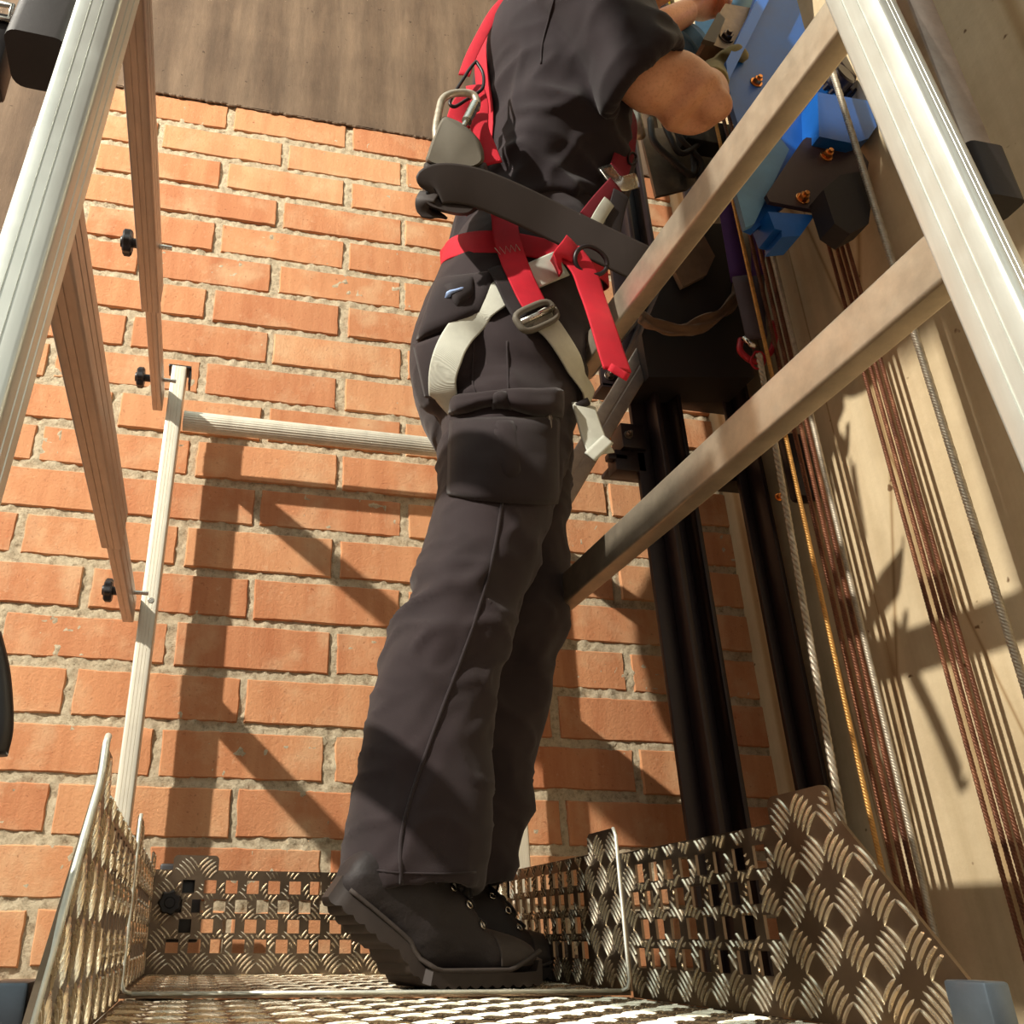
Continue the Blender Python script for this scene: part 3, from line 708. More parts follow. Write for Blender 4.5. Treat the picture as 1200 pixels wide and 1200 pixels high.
# ------------------------------------------------------------------ the worker
def ev_mesh(o):
    dg = bpy.context.evaluated_depsgraph_get(); dg.update()
    return bpy.data.meshes.new_from_object(o.evaluated_get(dg))
def fuse(bm, voxel, smooth=6, disp=None, cut=None, shrink=.5):
    """turn overlapping closed volumes into one continuous skin"""
    bmesh.ops.recalc_face_normals(bm, faces=bm.faces)
    me = bpy.data.meshes.new('tmp'); bm.to_mesh(me); bm.free(); o = bpy.data.objects.new('tmp', me); COL.objects.link(o)
    m = o.modifiers.new('r', 'REMESH'); m.mode = 'VOXEL'; m.voxel_size = voxel
    m = o.modifiers.new('s', 'SMOOTH'); m.iterations = smooth; m.factor = shrink
    me2 = ev_mesh(o); bpy.data.objects.remove(o); bpy.data.meshes.remove(me)
    b = bmesh.new(); b.from_mesh(me2); bpy.data.meshes.remove(me2)
    b.normal_update()
    if disp:
        mv = [(v, v.normal.copy() * disp(v.co, v.normal)) for v in b.verts]
        for v, d in mv: v.co += d
    if cut:
        fs = [f for f in b.faces if cut(f.calc_center_median(), f.normal)]
        bmesh.ops.delete(b, geom=fs, context='FACES')
    return b
def bvh_of(o): 
    b = bmesh.new(); b.from_mesh(o.data); t = BVHTree.FromBMesh(b); b.free(); return t
def loft(bm, rings, n=40, e=2.25):
    """rings: (centre, side vector a, side vector b); squarish ellipses"""
    rr = []
    for c, a, b in rings:
        r_ = []
        for k in range(n):
            t = 2*PI*k/n; ct, st = math.cos(t), math.sin(t)
            q = (abs(ct)**e + abs(st)**e) ** (-1/e)
            r_.append(bm.verts.new(c + a*ct*q + b*st*q))
        rr.append(r_)
    for A_, B_ in zip(rr, rr[1:]):
        for k in range(n): bm.faces.new((A_[k], A_[(k+1) % n], B_[(k+1) % n], B_[k]))
    bm.faces.new(list(reversed(rr[0]))); bm.faces.new(rr[-1])
def pxring(v, uL, uR, Y, b, az=0):
    L, R_ = W(uL, v, y=Y), W(uR, v, y=Y); c = (L + R_) / 2; a = (R_ - L) / 2
    return c, a, V((-math.sin(az) * b, math.cos(az) * b, 0))
def dense(rows, n=5):
    out = []
    for i in range(len(rows) - 1):
        P0 = rows[max(i-1, 0)]; P1 = rows[i]; P2 = rows[i+1]; P3 = rows[min(i+2, len(rows)-1)]
        for k in range(n):
            t = k / n; out.append([.5*((2*b)+(c-a)*t+(2*a-5*b+4*c-d)*t*t+(3*b-a-3*c+d)*t**3) for a, b, c, d in zip(P0, P1, P2, P3)])
    out.append(rows[-1]); return out
per = thing('person', 'worker standing in black work trousers and black t-shirt, leaning toward the hoist machine', 'person', (.38, 1.22, 0))

# trousers -----------------------------------------------------------
bm = bmesh.new()
near = [(1043, 401, 559, 1.125, .085), (1010, 405, 562, 1.125, .083), (980, 411, 565, 1.125, .082), (900, 423, 572, 1.127, .080), (850, 433, 574, 1.128, .080), (800, 446, 577, 1.13, .082), (775, 454, 583, 1.13, .083),
        (730, 471, 598, 1.13, .085), (700, 482, 610, 1.13, .087), (655, 492, 628, 1.13, .09), (600, 510, 642, 1.13, .096), (550, 519, 652, 1.13, .10), (500, 521, 660, 1.135, .10), (450, 515, 672, 1.14, .10), (400, 500, 685, 1.16, .10)]
def hemmed(rs):
    c, a, b = rs[0]; up_ = V((.004, 0, .03)); return [(c + up_, a*.80, b*.80), (c + V((0, 0, .002)), a*.84, b*.84), (c - V((0, 0, .001)), a*.93, b*.93)] + rs
loft(bm, hemmed([pxring(*r) for r in dense(near)]))
far = [(1036, 462, 601, 1.31, .078), (1000, 462, 601, 1.31, .076), (957, 470, 616, 1.31, .074), (900, 476, 622, 1.31, .075), (850, 484, 634, 1.31, .076), (800, 494, 646, 1.31, .078), (750, 505, 657, 1.30, .082), (700, 518, 660, 1.30, .086),
       (650, 540, 660, 1.29, .09), (600, 545, 658, 1.28, .094), (550, 545, 662, 1.27, .098), (500, 535, 668, 1.26, .10), (450, 525, 676, 1.25, .10), (400, 515, 690, 1.24, .10)]
loft(bm, hemmed([pxring(*r) for r in dense(far)]))
pel = [(520, 535, 655, 1.20, .12), (490, 516, 666, 1.20, .165), (460, 498, 676, 1.20, .175), (430, 489, 684, 1.20, .18), (400, 486, 690, 1.20, .182), (360, 496, 694, 1.20, .18), (330, 510, 697, 1.20, .172), (300, 524, 700, 1.20, .165), (270, 534, 704, 1.195, .16), (245, 542, 706, 1.19, .155)]
loft(bm, [pxring(*r) for r in dense(pel)])
# bulging back pocket
loft(bm, [pxring(*r) for r in dense([(470, 512, 560, 1.12, .05), (440, 489, 560, 1.12, .07), (400, 483, 560, 1.12, .075), (370, 492, 560, 1.12, .07), (345, 508, 560, 1.13, .05)])])
def trouser_disp(p, n):
    z = p.z
    d = noise.noise(V((p.x*7, p.y*7, z*4.5))) * .009
    # slanting soft folds, stronger behind the knee, at the crotch and above the hem
    k = math.exp(-((z - .44)/.13)**2) * 1.1 + math.exp(-((z - .74)/.10)**2) * .9 + math.exp(-((z - .17)/.10)**2) * .8 + .25
    q = noise.noise(V((p.x*8 + z*5, p.y*6, z*13 - p.x*9)))
    d += (1 - abs(q) * 2.4) * .0062 * k
    q2 = noise.noise(V((p.x*20 + 3, p.y*20, z*26 + p.x*18)))
    d += q2 * .0020
    q3 = noise.noise(V((p.x*14 - z*10, p.y*9 + 5, z*20 + p.x*4)))
    d += max(0, 1 - abs(q3) * 5) * .0035 * k
    # side seam welt down the outer leg
    return d
HEM = .108
tb = fuse(bm, .0065, 5, trouser_disp, None)
tr = obj('trousers', tb, MT['trouser'], per, PI)
# t-shirt ------------------------------------------------------------
bm = bmesh.new()
tor = [(300, 531, 704, 1.19, .168), (270, 533, 712, 1.185, .170), (240, 548, 722, 1.16, .170), (200, 566, 720, 1.13, .178), (150, 566, 728, 1.11, .188), (100, 561, 738, 1.09, .195), (60, 564, 745, 1.075, .20), (20, 584, 750, 1.06, .20), (-20, 610, 752, 1.05, .19), (-55, 640, 748, 1.04, .16), (-85, 668, 738, 1.035, .10), (-100, 690, 728, 1.03, .07)]
loft(bm, [pxring(*r) for r in dense(tor)])
S_ = W(668, -30, y=.90); E_ = W(812, 122, y=.93); Cf = W(754, 92, y=.915)
ax = (E_ - S_).normalized()
def ringat(c, ax, ra, rb):
    s = ax.cross(V((0, 1, 0))).normalized(); return (c, s * ra, s.cross(ax).normalized() * rb)
sl = [(S_ - ax * .045 + V((.03, .05, .02)), .06, .06), (S_ - ax * .01 + V((.01, .02, 0)), .082, .078), (S_ + ax * .05, .086, .080), (S_ + (Cf - S_) * .7, .077, .075), (Cf, .076, .073), (Cf + ax*.003, .070, .067), (Cf - ax*.004, .063, .060), (Cf - ax*.028, .058, .055)]
loft(bm, [ringat(c, ax, a, b) for c, a, b in sl])
SF = V((.56, 1.21, 1.60)); EF = W(705, 66, y=1.12); WF = W(806, 14, y=1.12)
axf = (EF - SF).normalized(); loft(bm, [ringat(SF - axf * .06, axf, .08, .08), ringat(SF, axf, .09, .085), ringat(SF + axf * .09, axf, .078, .075), ringat(SF + (EF - SF) * .62, axf, .07, .07)])
def shirt_disp(p, n):
    z = p.z
    d = noise.noise(V((p.x*6 + 4, p.y*6, z*6))) * .006
    q = noise.noise(V((p.x*7 - z*4, p.y*5 + 8, z*15 + p.x*6)))
    k = math.exp(-((z - 1.30)/.12)**2) * 1.1 + .35
    d += (1 - abs(q) * 2.6) * .0075 * k
    q3 = noise.noise(V((p.x*10 - z*8, p.y*8 + 5, z*12 + p.x*9)))
    d += max(0, 1 - abs(q3) * 4) * .005 * k
    return d
cfc = Cf.copy()
sb = fuse(bm, .0065, 4, shirt_disp, None)
sh_ = obj('t_shirt', sb, MT['shirt'], per, PI)
bm = bmesh.new()
rg = ringat(Cf + ax * .001, ax, .066, .064); pts = [rg[0] + rg[1]*math.cos(2*PI*k/40) + rg[2]*math.sin(2*PI*k/40) for k in range(41)]
# body ---------------------------------------------------------------
bm = bmesh.new()
def limb(pts, rads, sub=5):
    c = curve_pts(pts, sub); r_ = []
    for i in range(len(rads) - 1):
        for k in range(sub): t = k/sub; t = t*t*(3-2*t)*.5 + t*.5; r_.append(rads[i]*(1-t) + rads[i+1]*t)
    r_.append(rads[-1]); tube(bm, c, 0, 16, True, r_)
def ball(c, r, s=(1, 1, 1)):
    M_ = Matrix.Translation(c) @ Matrix.Diagonal((r*s[0], r*s[1], r*s[2], 1)); bmesh.ops.create_uvsphere(bm, u_segments=20, v_segments=14, radius=1, matrix=M_)
Hn = W(836, 88, y=1.07); Wn = W(833, 100, y=1.03)
limb([S_ - ax*.02, S_ + (E_-S_)*.35, Cf, E_ - ax*.05, E_, E_ + ax*.012], [.048, .050, .0475, .054, .058, .047])
dfo = (Wn - E_).normalized()
limb([E_ - dfo*.012, E_ + dfo*.04, E_ + dfo*.10, E_ + dfo*.18, Wn], [.050, .055, .050, .036, .029])
ball(E_ + V((.028, -.016, -.016)), .029, (1.1, 1, 1.0)); ball(E_ + V((.030, -.018, .018)), .018)
limb([SF, EF - axf*.02, EF], [.05, .046, .042])
dff = (WF - EF).normalized(); limb([EF - dff*.01, EF + dff*.05, EF + dff*.13, EF + dff*.2, WF], [.042, .049, .044, .034, .029])
# far hand, bare, closed over the bracket
def hand(c, d, palm_n, r=1.0):
    """palm at c pointing along d; fingers curl toward palm_n"""
    side = d.cross(palm_n).normalized()
    for k in range(4): limb([c - d*.035, c + d*.01 + side*(k-1.5)*.014, c + d*.045 + side*(k-1.5)*.021], [.020*r, .017*r, .0125*r], 3)
    for k, L in enumerate((.9, 1, .95, .78)):
        b0 = c + d*.045 + side*(k-1.5)*.021
        limb([b0, b0 + (d*.8 + palm_n*.35)*.036*L, b0 + (d*.9 + palm_n*1.3)*.040*L, b0 + (d*.5 + palm_n*1.9)*.036*L], [.0115*r, .0105*r, .0095*r, .0085*r], 3)
    b0 = c - d*.025 + side*(-.032)
    limb([b0, b0 - side*.022 + d*.03 + palm_n*.008, b0 - side*.018 + d*.055 + palm_n*.03], [.016*r, .0125*r, .010*r], 3)
hand(WF + dff*.05, dff, V((0, -.3, -1)).normalized())
# neck, head, torso core and legs
NB = V((.60, 1.035, 1.70)); HC = V((.735, 1.02, 1.865))
limb([V((.46, 1.2, 1.0)), V((.50, 1.17, 1.2)), V((.53, 1.10, 1.45)), V((.58, 1.05, 1.63)), NB + V((.01, 0, 0)), NB + V((.06, -.005, .08)), HC + V((-.02, 0, -.02))], [.09, .09, .10, .09, .06, .054, .055])
hd = V((.80, -.03, -.45)).normalized(); hu = V((.45, 0, .85)).normalized(); hs = V((0, 1, 0))
def hp(f_, s, u): return HC + hd*f_ + hs*s + hu*u
ball(hp(0, 0, .025), .088, (1.05, .88, 1.05)); ball(hp(.02, 0, -.03), .068, (1, .92, 1.1)); ball(hp(.045, 0, -.075), .038, (1, 1.1, .8))
for s in (-1, 1):
    ball(hp(.065, s*.028, .012), .02); ball(hp(.05, s*.045, -.02), .026)
    limb([hp(-.012, s*.076, .022), hp(-.018, s*.088, .006), hp(-.012, s*.084, -.018), hp(-.002, s*.076, -.028)], [.010, .013, .011, .007], 3)
limb([hp(.085, 0, .018), hp(.102, 0, -.006), hp(.108, 0, -.02), hp(.088, 0, -.03)], [.008, .010, .013, .010], 3)
limb([hp(.078, -.024, -.05), hp(.090, 0, -.046), hp(.078, .024, -.05)], [.005, .008, .005], 3); limb([hp(.076, -.02, -.062), hp(.086, 0, -.061), hp(.076, .02, -.062)], [.005, .008, .005], 3)
limb([V((.44, 1.14, .9)), V((.40, 1.13, .62)), V((.32, 1.13, .45)), V((.275, 1.125, .14))], [.07, .06, .045, .034]); limb([V((.46, 1.27, .9)), V((.465, 1.30, .62)), V((.43, 1.31, .45)), V((.385, 1.31, .14))], [.07, .06, .045, .034])
bb_ = fuse(bm, .006, 12, None, None, .5)
body = obj('body', bb_, MT['skin'], per, PI)
for s in (-1, 1):
    bm = bmesh.new(); bmesh.ops.create_uvsphere(bm, u_segments=16, v_segments=10, radius=.0105, matrix=Matrix.Translation(hp(.078, s*.030, .002))); obj('eye', bm, MT['eye'], per, PI)
bm = bmesh.new(); bmesh.ops.create_uvsphere(bm, u_segments=36, v_segments=24, radius=1, matrix=Matrix.Identity(4))
for v in bm.verts:
    q = v.co.copy(); r_ = .097 + noise.noise(q * 6) * .003
    v.co = hp(-.008, 0, .032) + hd*q.x*r_*1.02 + hs*q.y*r_*.88 + hu*q.z*r_*1.0
bmesh.ops.delete(bm, geom=[v for v in bm.verts if (v.co - HC).dot(hd) > .045 and (v.co - HC).dot(hu) < .07 or (v.co - HC).dot(hu) < -.035], context='VERTS')
obj('hair', bm, MT['hair'], per, PI)
# work glove on the near hand
bm = bmesh.new(); hand(Hn, (Hn - Wn).normalized(), V((.8, .1, -.5)).normalized(), 1.25); limb([Wn - dfo*.01, Hn], [.034, .033], 4)
obj('glove', fuse(bm, .004, 3), MT['olive'], per, PI, label='olive grey work glove')

TB, SB = bvh_of(tr), bvh_of(sh_)
def hit(u, v, trees=None):
    best = None
    for t in (trees or (TB, SB)):
        loc, nrm, i, d = t.ray_cast(EYE, ray(u, v).normalized())
        if loc and (best is None or d < best[2]): best = (loc, nrm, d)
    return best
def patch(name, quad, mat, off, parent, th=.002, n=18, m=14, trees=None, edge=None, disp=None):
    """cloth patch lying on the clothes; quad = TL, TR, BR, BL in the photograph"""
    P = []
    for j in range(m + 1):
        row = []
        for i in range(n + 1):
            s, t = i/n, j/m
            u = (quad[0][0]*(1-s) + quad[1][0]*s)*(1-t) + (quad[3][0]*(1-s) + quad[2][0]*s)*t
            v = (quad[0][1]*(1-s) + quad[1][1]*s)*(1-t) + (quad[3][1]*(1-s) + quad[2][1]*s)*t
            if edge: du, dv = edge(s, t); u += du; v += dv
            h = hit(u, v, trees); row.append((h[0], h[1], (s, t)) if h else None)
        P.append(row)
    good = [q for r in P for q in r if q]
    if not good: return None
    bm = bmesh.new(); vs = {}
    avg = sum((q[1] for q in good), V()).normalized()
    for j, r in enumerate(P):
        for i, q in enumerate(r):
            if q:
                s, t = q[2]; e = min(s, 1-s, t*1.0, 1-t) * 10; o_ = off * (min(1, e) ** .5 if off > .005 else 1)
                o_ = max(o_, .0025) + (disp(s, t) if disp else 0)
                vs[i, j] = bm.verts.new(q[0] + (q[1]*.5 + avg*.5).normalized() * o_)
    for j in range(m):
        for i in range(n):
            k = [(i, j), (i, j+1), (i+1, j+1), (i+1, j)]
            if all(x in vs for x in k): bm.faces.new([vs[x] for x in k])
    bmesh.ops.smooth_vert(bm, verts=bm.verts, factor=.4, use_axis_x=True, use_axis_y=True, use_axis_z=True)
    o = obj(name, bm, mat, parent, PI)
    md = o.modifiers.new('s', 'SOLIDIFY'); md.thickness = th; md.offset = 0
    return o
def ribbon(name, pts, nrm, w, mat, parent, th=.0025, taper=None, label=None, twist=None):
    bm = bmesh.new(); n = len(pts); rows = []
    for i in range(n):
        d = (pts[min(i+1, n-1)] - pts[max(i-1, 0)]).normalized(); s = d.cross(nrm[i]).normalized(); ww = w * (taper(i/(n-1)) if taper else 1)
        nn = s.cross(d).normalized()
        rows.append([bm.verts.new(pts[i] + s*ww*k - nn*(abs(k)*2)**3*.0012) for k in (-.5, -.44, -.2, 0, .2, .44, .5)])
    for a, b in zip(rows, rows[1:]):
        for k in range(6): bm.faces.new((a[k], a[k+1], b[k+1], b[k]))
    o = obj(name, bm, mat, parent, PI, label=label); md = o.modifiers.new('s', 'SOLIDIFY'); md.thickness = th; md.offset = 0
    return o
def strap(name, px, w, mat, parent, off=.006, trees=None, sub=6, th=.0025, label=None):
    c = curve_pts([V((u, v, 0)) for u, v in px], sub); P, N_ = [], []
    for q in c:
        h = hit(q.x, q.y, trees)
        if h: P.append(h[0] + h[1]*off); N_.append(h[1])
    for it in range(3):
        P = [P[0]] + [(P[i-1] + P[i]*2 + P[i+1])/4 for i in range(1, len(P)-1)] + [P[-1]]
        N_ = [N_[0]] + [(N_[i-1] + N_[i]*2 + N_[i+1]).normalized() for i in range(1, len(N_)-1)] + [N_[-1]]
    return ribbon(name, P, N_, w, mat, parent, th, label=label)
def ring_strap(name, c, zf, w, mat, parent, off=.006, a0=0, a1=2*PI, n=72, trees=None):
    P, N_ = [], []
    for k in range(n + 1):
        a = a0 + (a1-a0)*k/n; d = V((math.cos(a), math.sin(a), 0)); p = c + d*.6; p.z = zf(p, d)
        best = None
        for t in (trees or (TB, SB)):
            loc, nr, i, ds = t.ray_cast(p, -d)
            if loc and (best is None or ds < best[1]): best = (loc, ds, nr)
        if best: P.append(best[0] + d*off); N_.append(d)
    for it in range(4): P = [P[0]] + [(P[i-1] + P[i]*2 + P[i+1])/4 for i in range(1, len(P)-1)] + [P[-1]]
    return ribbon(name, P, N_, w, mat, parent)

# pockets, hems, seams, waistband -------------------------------------
pk = patch('cargo_pocket', [(527, 492), (655, 490), (654, 592), (524, 582)], MT['trouser_trim'], .013, tr, disp=lambda s, t: .006*math.sin(PI*s)*math.sin(PI*min(1, t*1.1)) + .003*noise.noise(V((s*4, t*4, 2))), edge=lambda s, t: (0, 6*math.sin(PI*s)*(t - .2)))
patch('pocket_pleat', [(575, 494), (598, 494), (603, 570), (588, 572)], MT['trouser_trim'], .019, pk, n=6, m=12, edge=lambda s, t: ((10*math.sin(PI*t)) * (s - .5) * 2 + 2, 0))
fl = patch('pocket_flap', [(529, 468), (660, 458), (659, 489), (527, 486)], MT['trouser'], .021, pk, th=.003, m=8, edge=lambda s, t: (0, (-12*math.exp(-((s-.42)/.22)**2) + 2) * t))
patch('flap_loop', [(576, 468), (600, 467), (600, 482), (577, 482)], MT['trouser_trim'], .027, pk, n=5, m=5)
patch('back_pocket_flap', [(512, 328), (588, 318), (566, 372), (488, 402)], MT['trouser_trim'], .012, tr, th=.003, n=14, m=10)
tg = patch('pocket_tag', [(516, 340), (560, 328), (556, 352), (534, 372)], MT['blackweb'], .019, tr, n=8, m=6)
patch('tag_lettering', [(522, 352), (545, 344), (543, 351), (519, 359)], MT['text_blue'], .0235, tr, th=.0008, n=8, m=3)
patch('back_pocket', [(486, 404), (520, 392), (522, 470), (500, 466)], MT['trouser'], .004, tr, n=8, m=12)
patch('pen', [(637, 486), (640, 486), (641, 508), (638, 508)], MT['wire'], .018, tr, n=2, m=6)
def seam(px, r=.0022, trees=None, par=None, mat='trouser_trim', off=.0008):
    P = []
    for q in curve_pts([V((u, v, 0)) for u, v in px], 8):
        h = hit(q.x, q.y, trees)
        if h: P.append(h[0] + h[1]*off)
    for it in range(2): P = [P[0]] + [(P[i-1] + P[i]*2 + P[i+1])/4 for i in range(1, len(P)-1)] + [P[-1]]
    bm = bmesh.new(); tube(bm, P, r, 6); return obj('seam', bm, MT[mat], par or tr, PI)
seam([(588, 590), (580, 640), (565, 700), (545, 760), (522, 820), (500, 880), (480, 940), (470, 985), (470, 1036)]); seam([(594, 400), (596, 462)], .0015)
seam([(404, 1010), (440, 1020), (500, 1024), (557, 1022)], .0013); seam([(556, 370), (553, 440), (560, 466)], .0013)
seam([(652, -8), (644, 20), (636, 50), (634, 75)], .0018, (SB,), sh_, 'shirt'); 
# boots ----------------------------------------------------------------
def boot(P0, az, label, bend=math.radians(38), shaft_to=None, side=1):
    ex = V((math.cos(az), math.sin(az), 0)); ey = V((-math.sin(az), math.cos(az), 0))
    def lw(s, w, h):
        s *= .9; w *= .93; h *= .9
        k = 0
        if s < .012:
            a = bend * min(1, (.012 - s) / .05); a2 = a if s > -.038 else bend
            # smooth hinge at the ball of the foot
            s2 = s - .012; x = s2*math.cos(a2*.9) + h*math.sin(a2); z = -s2*math.sin(a2) + h*math.cos(a2); s_, h_ = x + .012, z
        else: s_, h_ = s, h
        if s > .12: h_ += (s - .12)**2 * 2.2
        return P0 + ex*s_ + ey*w + V((0, 0, h_ + .016))
    root = bpy.data.objects.new('boot', None); COL.objects.link(root); root.location = P0; root.matrix_world = Matrix.Translation(P0)
    root.parent = per; root.matrix_parent_inverse = per.matrix_world.inverted(); root['label'] = label
    st = [(.178, .010, .024, .018), (.170, .003, .036, .034), (.150, 0, .046, .044), (.12, 0, .053, .049), (.10, 0, .057, .050), (.086, 0, .070, .049), (.072, 0, .096, .046), (.045, 0, .118, .043), (0, 0, .135, .043), (-.04, 0, .135, .042), (-.075, 0, .118, .040), (-.11, 0, .098, .037), (-.135, .004, .078, .032), (-.147, .015, .058, .02)]
    bm = bmesh.new(); rr = []
    for s, z0, z1, w in dense([list(x) for x in st], 4):
        r_ = []
        for k in range(28):
            t = 2*PI*k/28; ct, stt = math.cos(t), math.sin(t); e = 2.6; q = (abs(ct)**e + abs(stt)**e)**(-1/e)
            hh = (z1 - z0)/2; top = 1 if stt < 0 else (1 - .25*abs(ct)*stt)
            r_.append(bm.verts.new(lw(s, ct*q*w*(1 - .25*max(0, stt)), z0 + hh + stt*q*hh)))
        rr.append(r_)
    for A_, B_ in zip(rr, rr[1:]):
        for k in range(28): bm.faces.new((A_[k], A_[(k+1) % 28], B_[(k+1) % 28], B_[k]))
    bm.faces.new(list(reversed(rr[0]))); bm.faces.new(rr[-1])
    c0 = lw(-.078, 0, .085); c1 = shaft_to
    loft(bm, [(c0 - V((0, 0, .04)), ex*.052, ey*.036), (c0, ex*.062, ey*.042), (c0*.6 + c1*.4, ex*.062, ey*.048), (c1, ex*.060, ey*.050)], 30, 2)
    ub = fuse(bm, .0048, 4, lambda p, n: noise.noise(p*30)*.0012 + (1-abs(noise.noise(V((p.x*16, p.y*16, p.z*45))))*2.2)*.0014)
    upper = obj('upper', ub, MT['boot'], root, PI)
    # sole with tread
    bm = bmesh.new(); A = []; N_ = 60
    for i in range(N_ + 1):
        s = .184 - (.184 + .148) * i / N_
        t = (s + .148) / .332
        w = .047 * (1 - abs((t - .68)/.75)**3.0) * (.80 if t < .42 else 1); w = max(.012, min(w, .054)) + .004
        if t < .05: w *= .55 + t*9
        if t > .95: w *= max(.35, 1 - (t - .95)*11)
        hl = 1.0 if s < -.06 else 0
        bot = -.012 - .004*hl + (.0035 if (i % 3 == 0) else 0)
        top = .005 + (.012 if t > .93 else 0) + (.014 if t < .12 else 0)
        A.append([bm.verts.new(lw(s, -w, bot)), bm.verts.new(lw(s, -w*1.03, top)), bm.verts.new(lw(s, w*1.03, top)), bm.verts.new(lw(s, w, bot))])
    for a, b in zip(A, A[1:]):
        for k in range(4): bm.faces.new((a[k], a[(k+1) % 4], b[(k+1) % 4], b[k]))
    bm.faces.new(list(reversed(A[0]))); bm.faces.new(A[-1])
    sl_ = obj('sole', bm, MT['sole'], root, math.radians(40))
    bm = bmesh.new()
    for sd in (-1, 1):
        P = []
        for i in range(30):
            s = .165 - .30*i/29; t = (s + .155)/.341; w = .047*(1 - abs((t - .68)/.75)**3.0)*(.80 if t < .42 else 1); w = max(.012, min(w, .054)) + .005
            P.append(lw(s, sd*w, .008 + .022*max(0, (s - .12)/.045)**2*0 + (.020*max(0, 1 - abs(s - .165)/.05))))
        tube(bm, P, .0028, 6)
    obj('welt', bm, MT['toecap'], sl_, PI)
    # toe cap shell
    bm = bmesh.new(); rr = []
    for s, z0, z1, w in dense([list(x) for x in st[:5]], 4):
        rr.append([bm.verts.new(lw(s, math.cos(t)*(w + .0022), z0 + .012 + (z1 - z0 - .010)*abs(math.sin(t))**.75)) for t in [PI*k/20 for k in range(21)]])
    for A_, B_ in zip(rr, rr[1:]):
        for k in range(20): bm.faces.new((A_[k], A_[k+1], B_[k+1], B_[k]))
    o = obj('toe_cap', bm, MT['toecap'], root, PI); md = o.modifiers.new('s', 'SOLIDIFY'); md.thickness = .0015
    # padded collar / heel counter lines, laces and eyelets
    ut = bvh_of(upper)
    def onto(p, d):
        loc, nr, i, ds = ut.ray_cast(p + d*.12, -d)
        return (loc, nr) if loc else (p, d)
    base = [lw(.092, 0, .058), lw(.080, 0, .084), lw(.060, 0, .106), lw(-.03, 0, .128), (lw(-.05, 0, .14) + c1 + ex*.05)*.5, c1 + ex*.055 - V((0, 0, .02))]
    dn = (ex*.85 + V((0, 0, .55))).normalized()
    bm = bmesh.new()
    for k in range(len(base) - 1):
        for sd in (-1, 1):
            P = []
            for j in range(9):
                t = j/8; p = base[k].lerp(base[k+1], t) + ey*(sd*(-.024 + .048*t)); dd = (dn + ey*(sd*(-.5 + t))).normalized()
                loc, nr = onto(p, dd); P.append(loc + nr*.0025)
            tube(bm, P, .0028, 6)
        for sd in (-1, 1):
            loc, nr = onto(base[k] - ex*.012 + ey*sd*.034, (dn*.5 + ey*sd).normalized())
            a = nr.cross(ex).normalized(); b = nr.cross(a)
            ev = bmesh.new(); tube(ev, [loc + nr*.0015 + (a*math.cos(q*PI/6) + b*math.sin(q*PI/6))*.0045 for q in range(13)], .0012, 6, False); obj('eyelet', ev, MT['steel'], root, PI)
    # bow of loose laces
    kp = onto(base[3], dn)[0]
    for sd in (-1, 1):
        tube(bm, curve_pts([kp + dn*.004, kp + ey*sd*.02 + dn*.014 - V((0, 0, .004)), kp + ey*sd*.034 + dn*.006 - V((0, 0, .022)), kp + ey*sd*.02 + dn*.004 - V((0, 0, .020)), kp + dn*.006], 5), .002, 6)
        tube(bm, curve_pts([kp + dn*.004, kp + ey*sd*.016 + dn*.01 - V((0, 0, .03)), kp + ey*sd*.030 + dn*.004 - V((0, 0, .055))], 5), .002, 6)
    obj('laces', bm, MT['lace'], root, PI)
    return root
boot(V((.252, 1.105, -.003)), math.radians(19), 'black work boot on the near foot, heel raised', shaft_to=V((.285, 1.125, .27)))
boot(V((.375, 1.335, -.003)), math.radians(2), 'black work boot on the far foot', bend=math.radians(30), shaft_to=V((.43, 1.315, .27)))

# ------------------------------------------------------------------ harness
hz = thing('safety_harness', 'red and pale grey full body safety harness strapped around hips, thigh and back', 'harness', (.46, 1.19, 1.0))
R_, WH, BK = MT['red'], MT['white'], MT['blackweb']
# waist belt all round
zb = lambda p, d: 1.155 + .10*d.y*(1 if d.y > -.3 else 1) if d.y > -.2 else 1.135 - .095*(-d.y - .2)/.8
ring_strap('waist_belt', V((.475, 1.19, 0)), zb, .043, R_, hz, .007)
# grey leg strap over the near thigh
ls = strap('leg_strap', [(522, 474), (521, 440), (530, 408), (550, 378), (580, 352), (612, 332), (655, 312)], .046, WH, hz, .008, (TB,), 8, label='pale grey leg strap')
strap('leg_strap', [(628, 374), (645, 394), (664, 424), (678, 455), (685, 478)], .044, WH, hz, .012, (TB,), 8, label='pale grey leg strap below the buckle')
# continuation behind the leg
def free(name, P, w, mat, nrm, parent, sub=6, th=.0025, label=None):
    c = curve_pts(P, sub); return ribbon(name, c, [V(nrm).normalized()] * len(c), w, mat, parent, th, label=label)
h1 = hit(682, 470)
free('strap_end', [W(684, 474, y=1.06), W(692, 500, y=1.045), W(698, 518, y=1.04), W(706, 532, y=1.035)], .040, WH, (.1, -1, -.3), hz, label='loose end of the grey leg strap')
free('end_fold', [W(696, 520, y=1.032), W(708, 530, y=1.030)], .041, WH, (.1, -1, -.3), hz, 4, .005)
free('keeper', [W(676, 477, y=1.058), W(690, 470, y=1.054)], .010, BK, (.1, -1, -.4), hz, 4, .004)
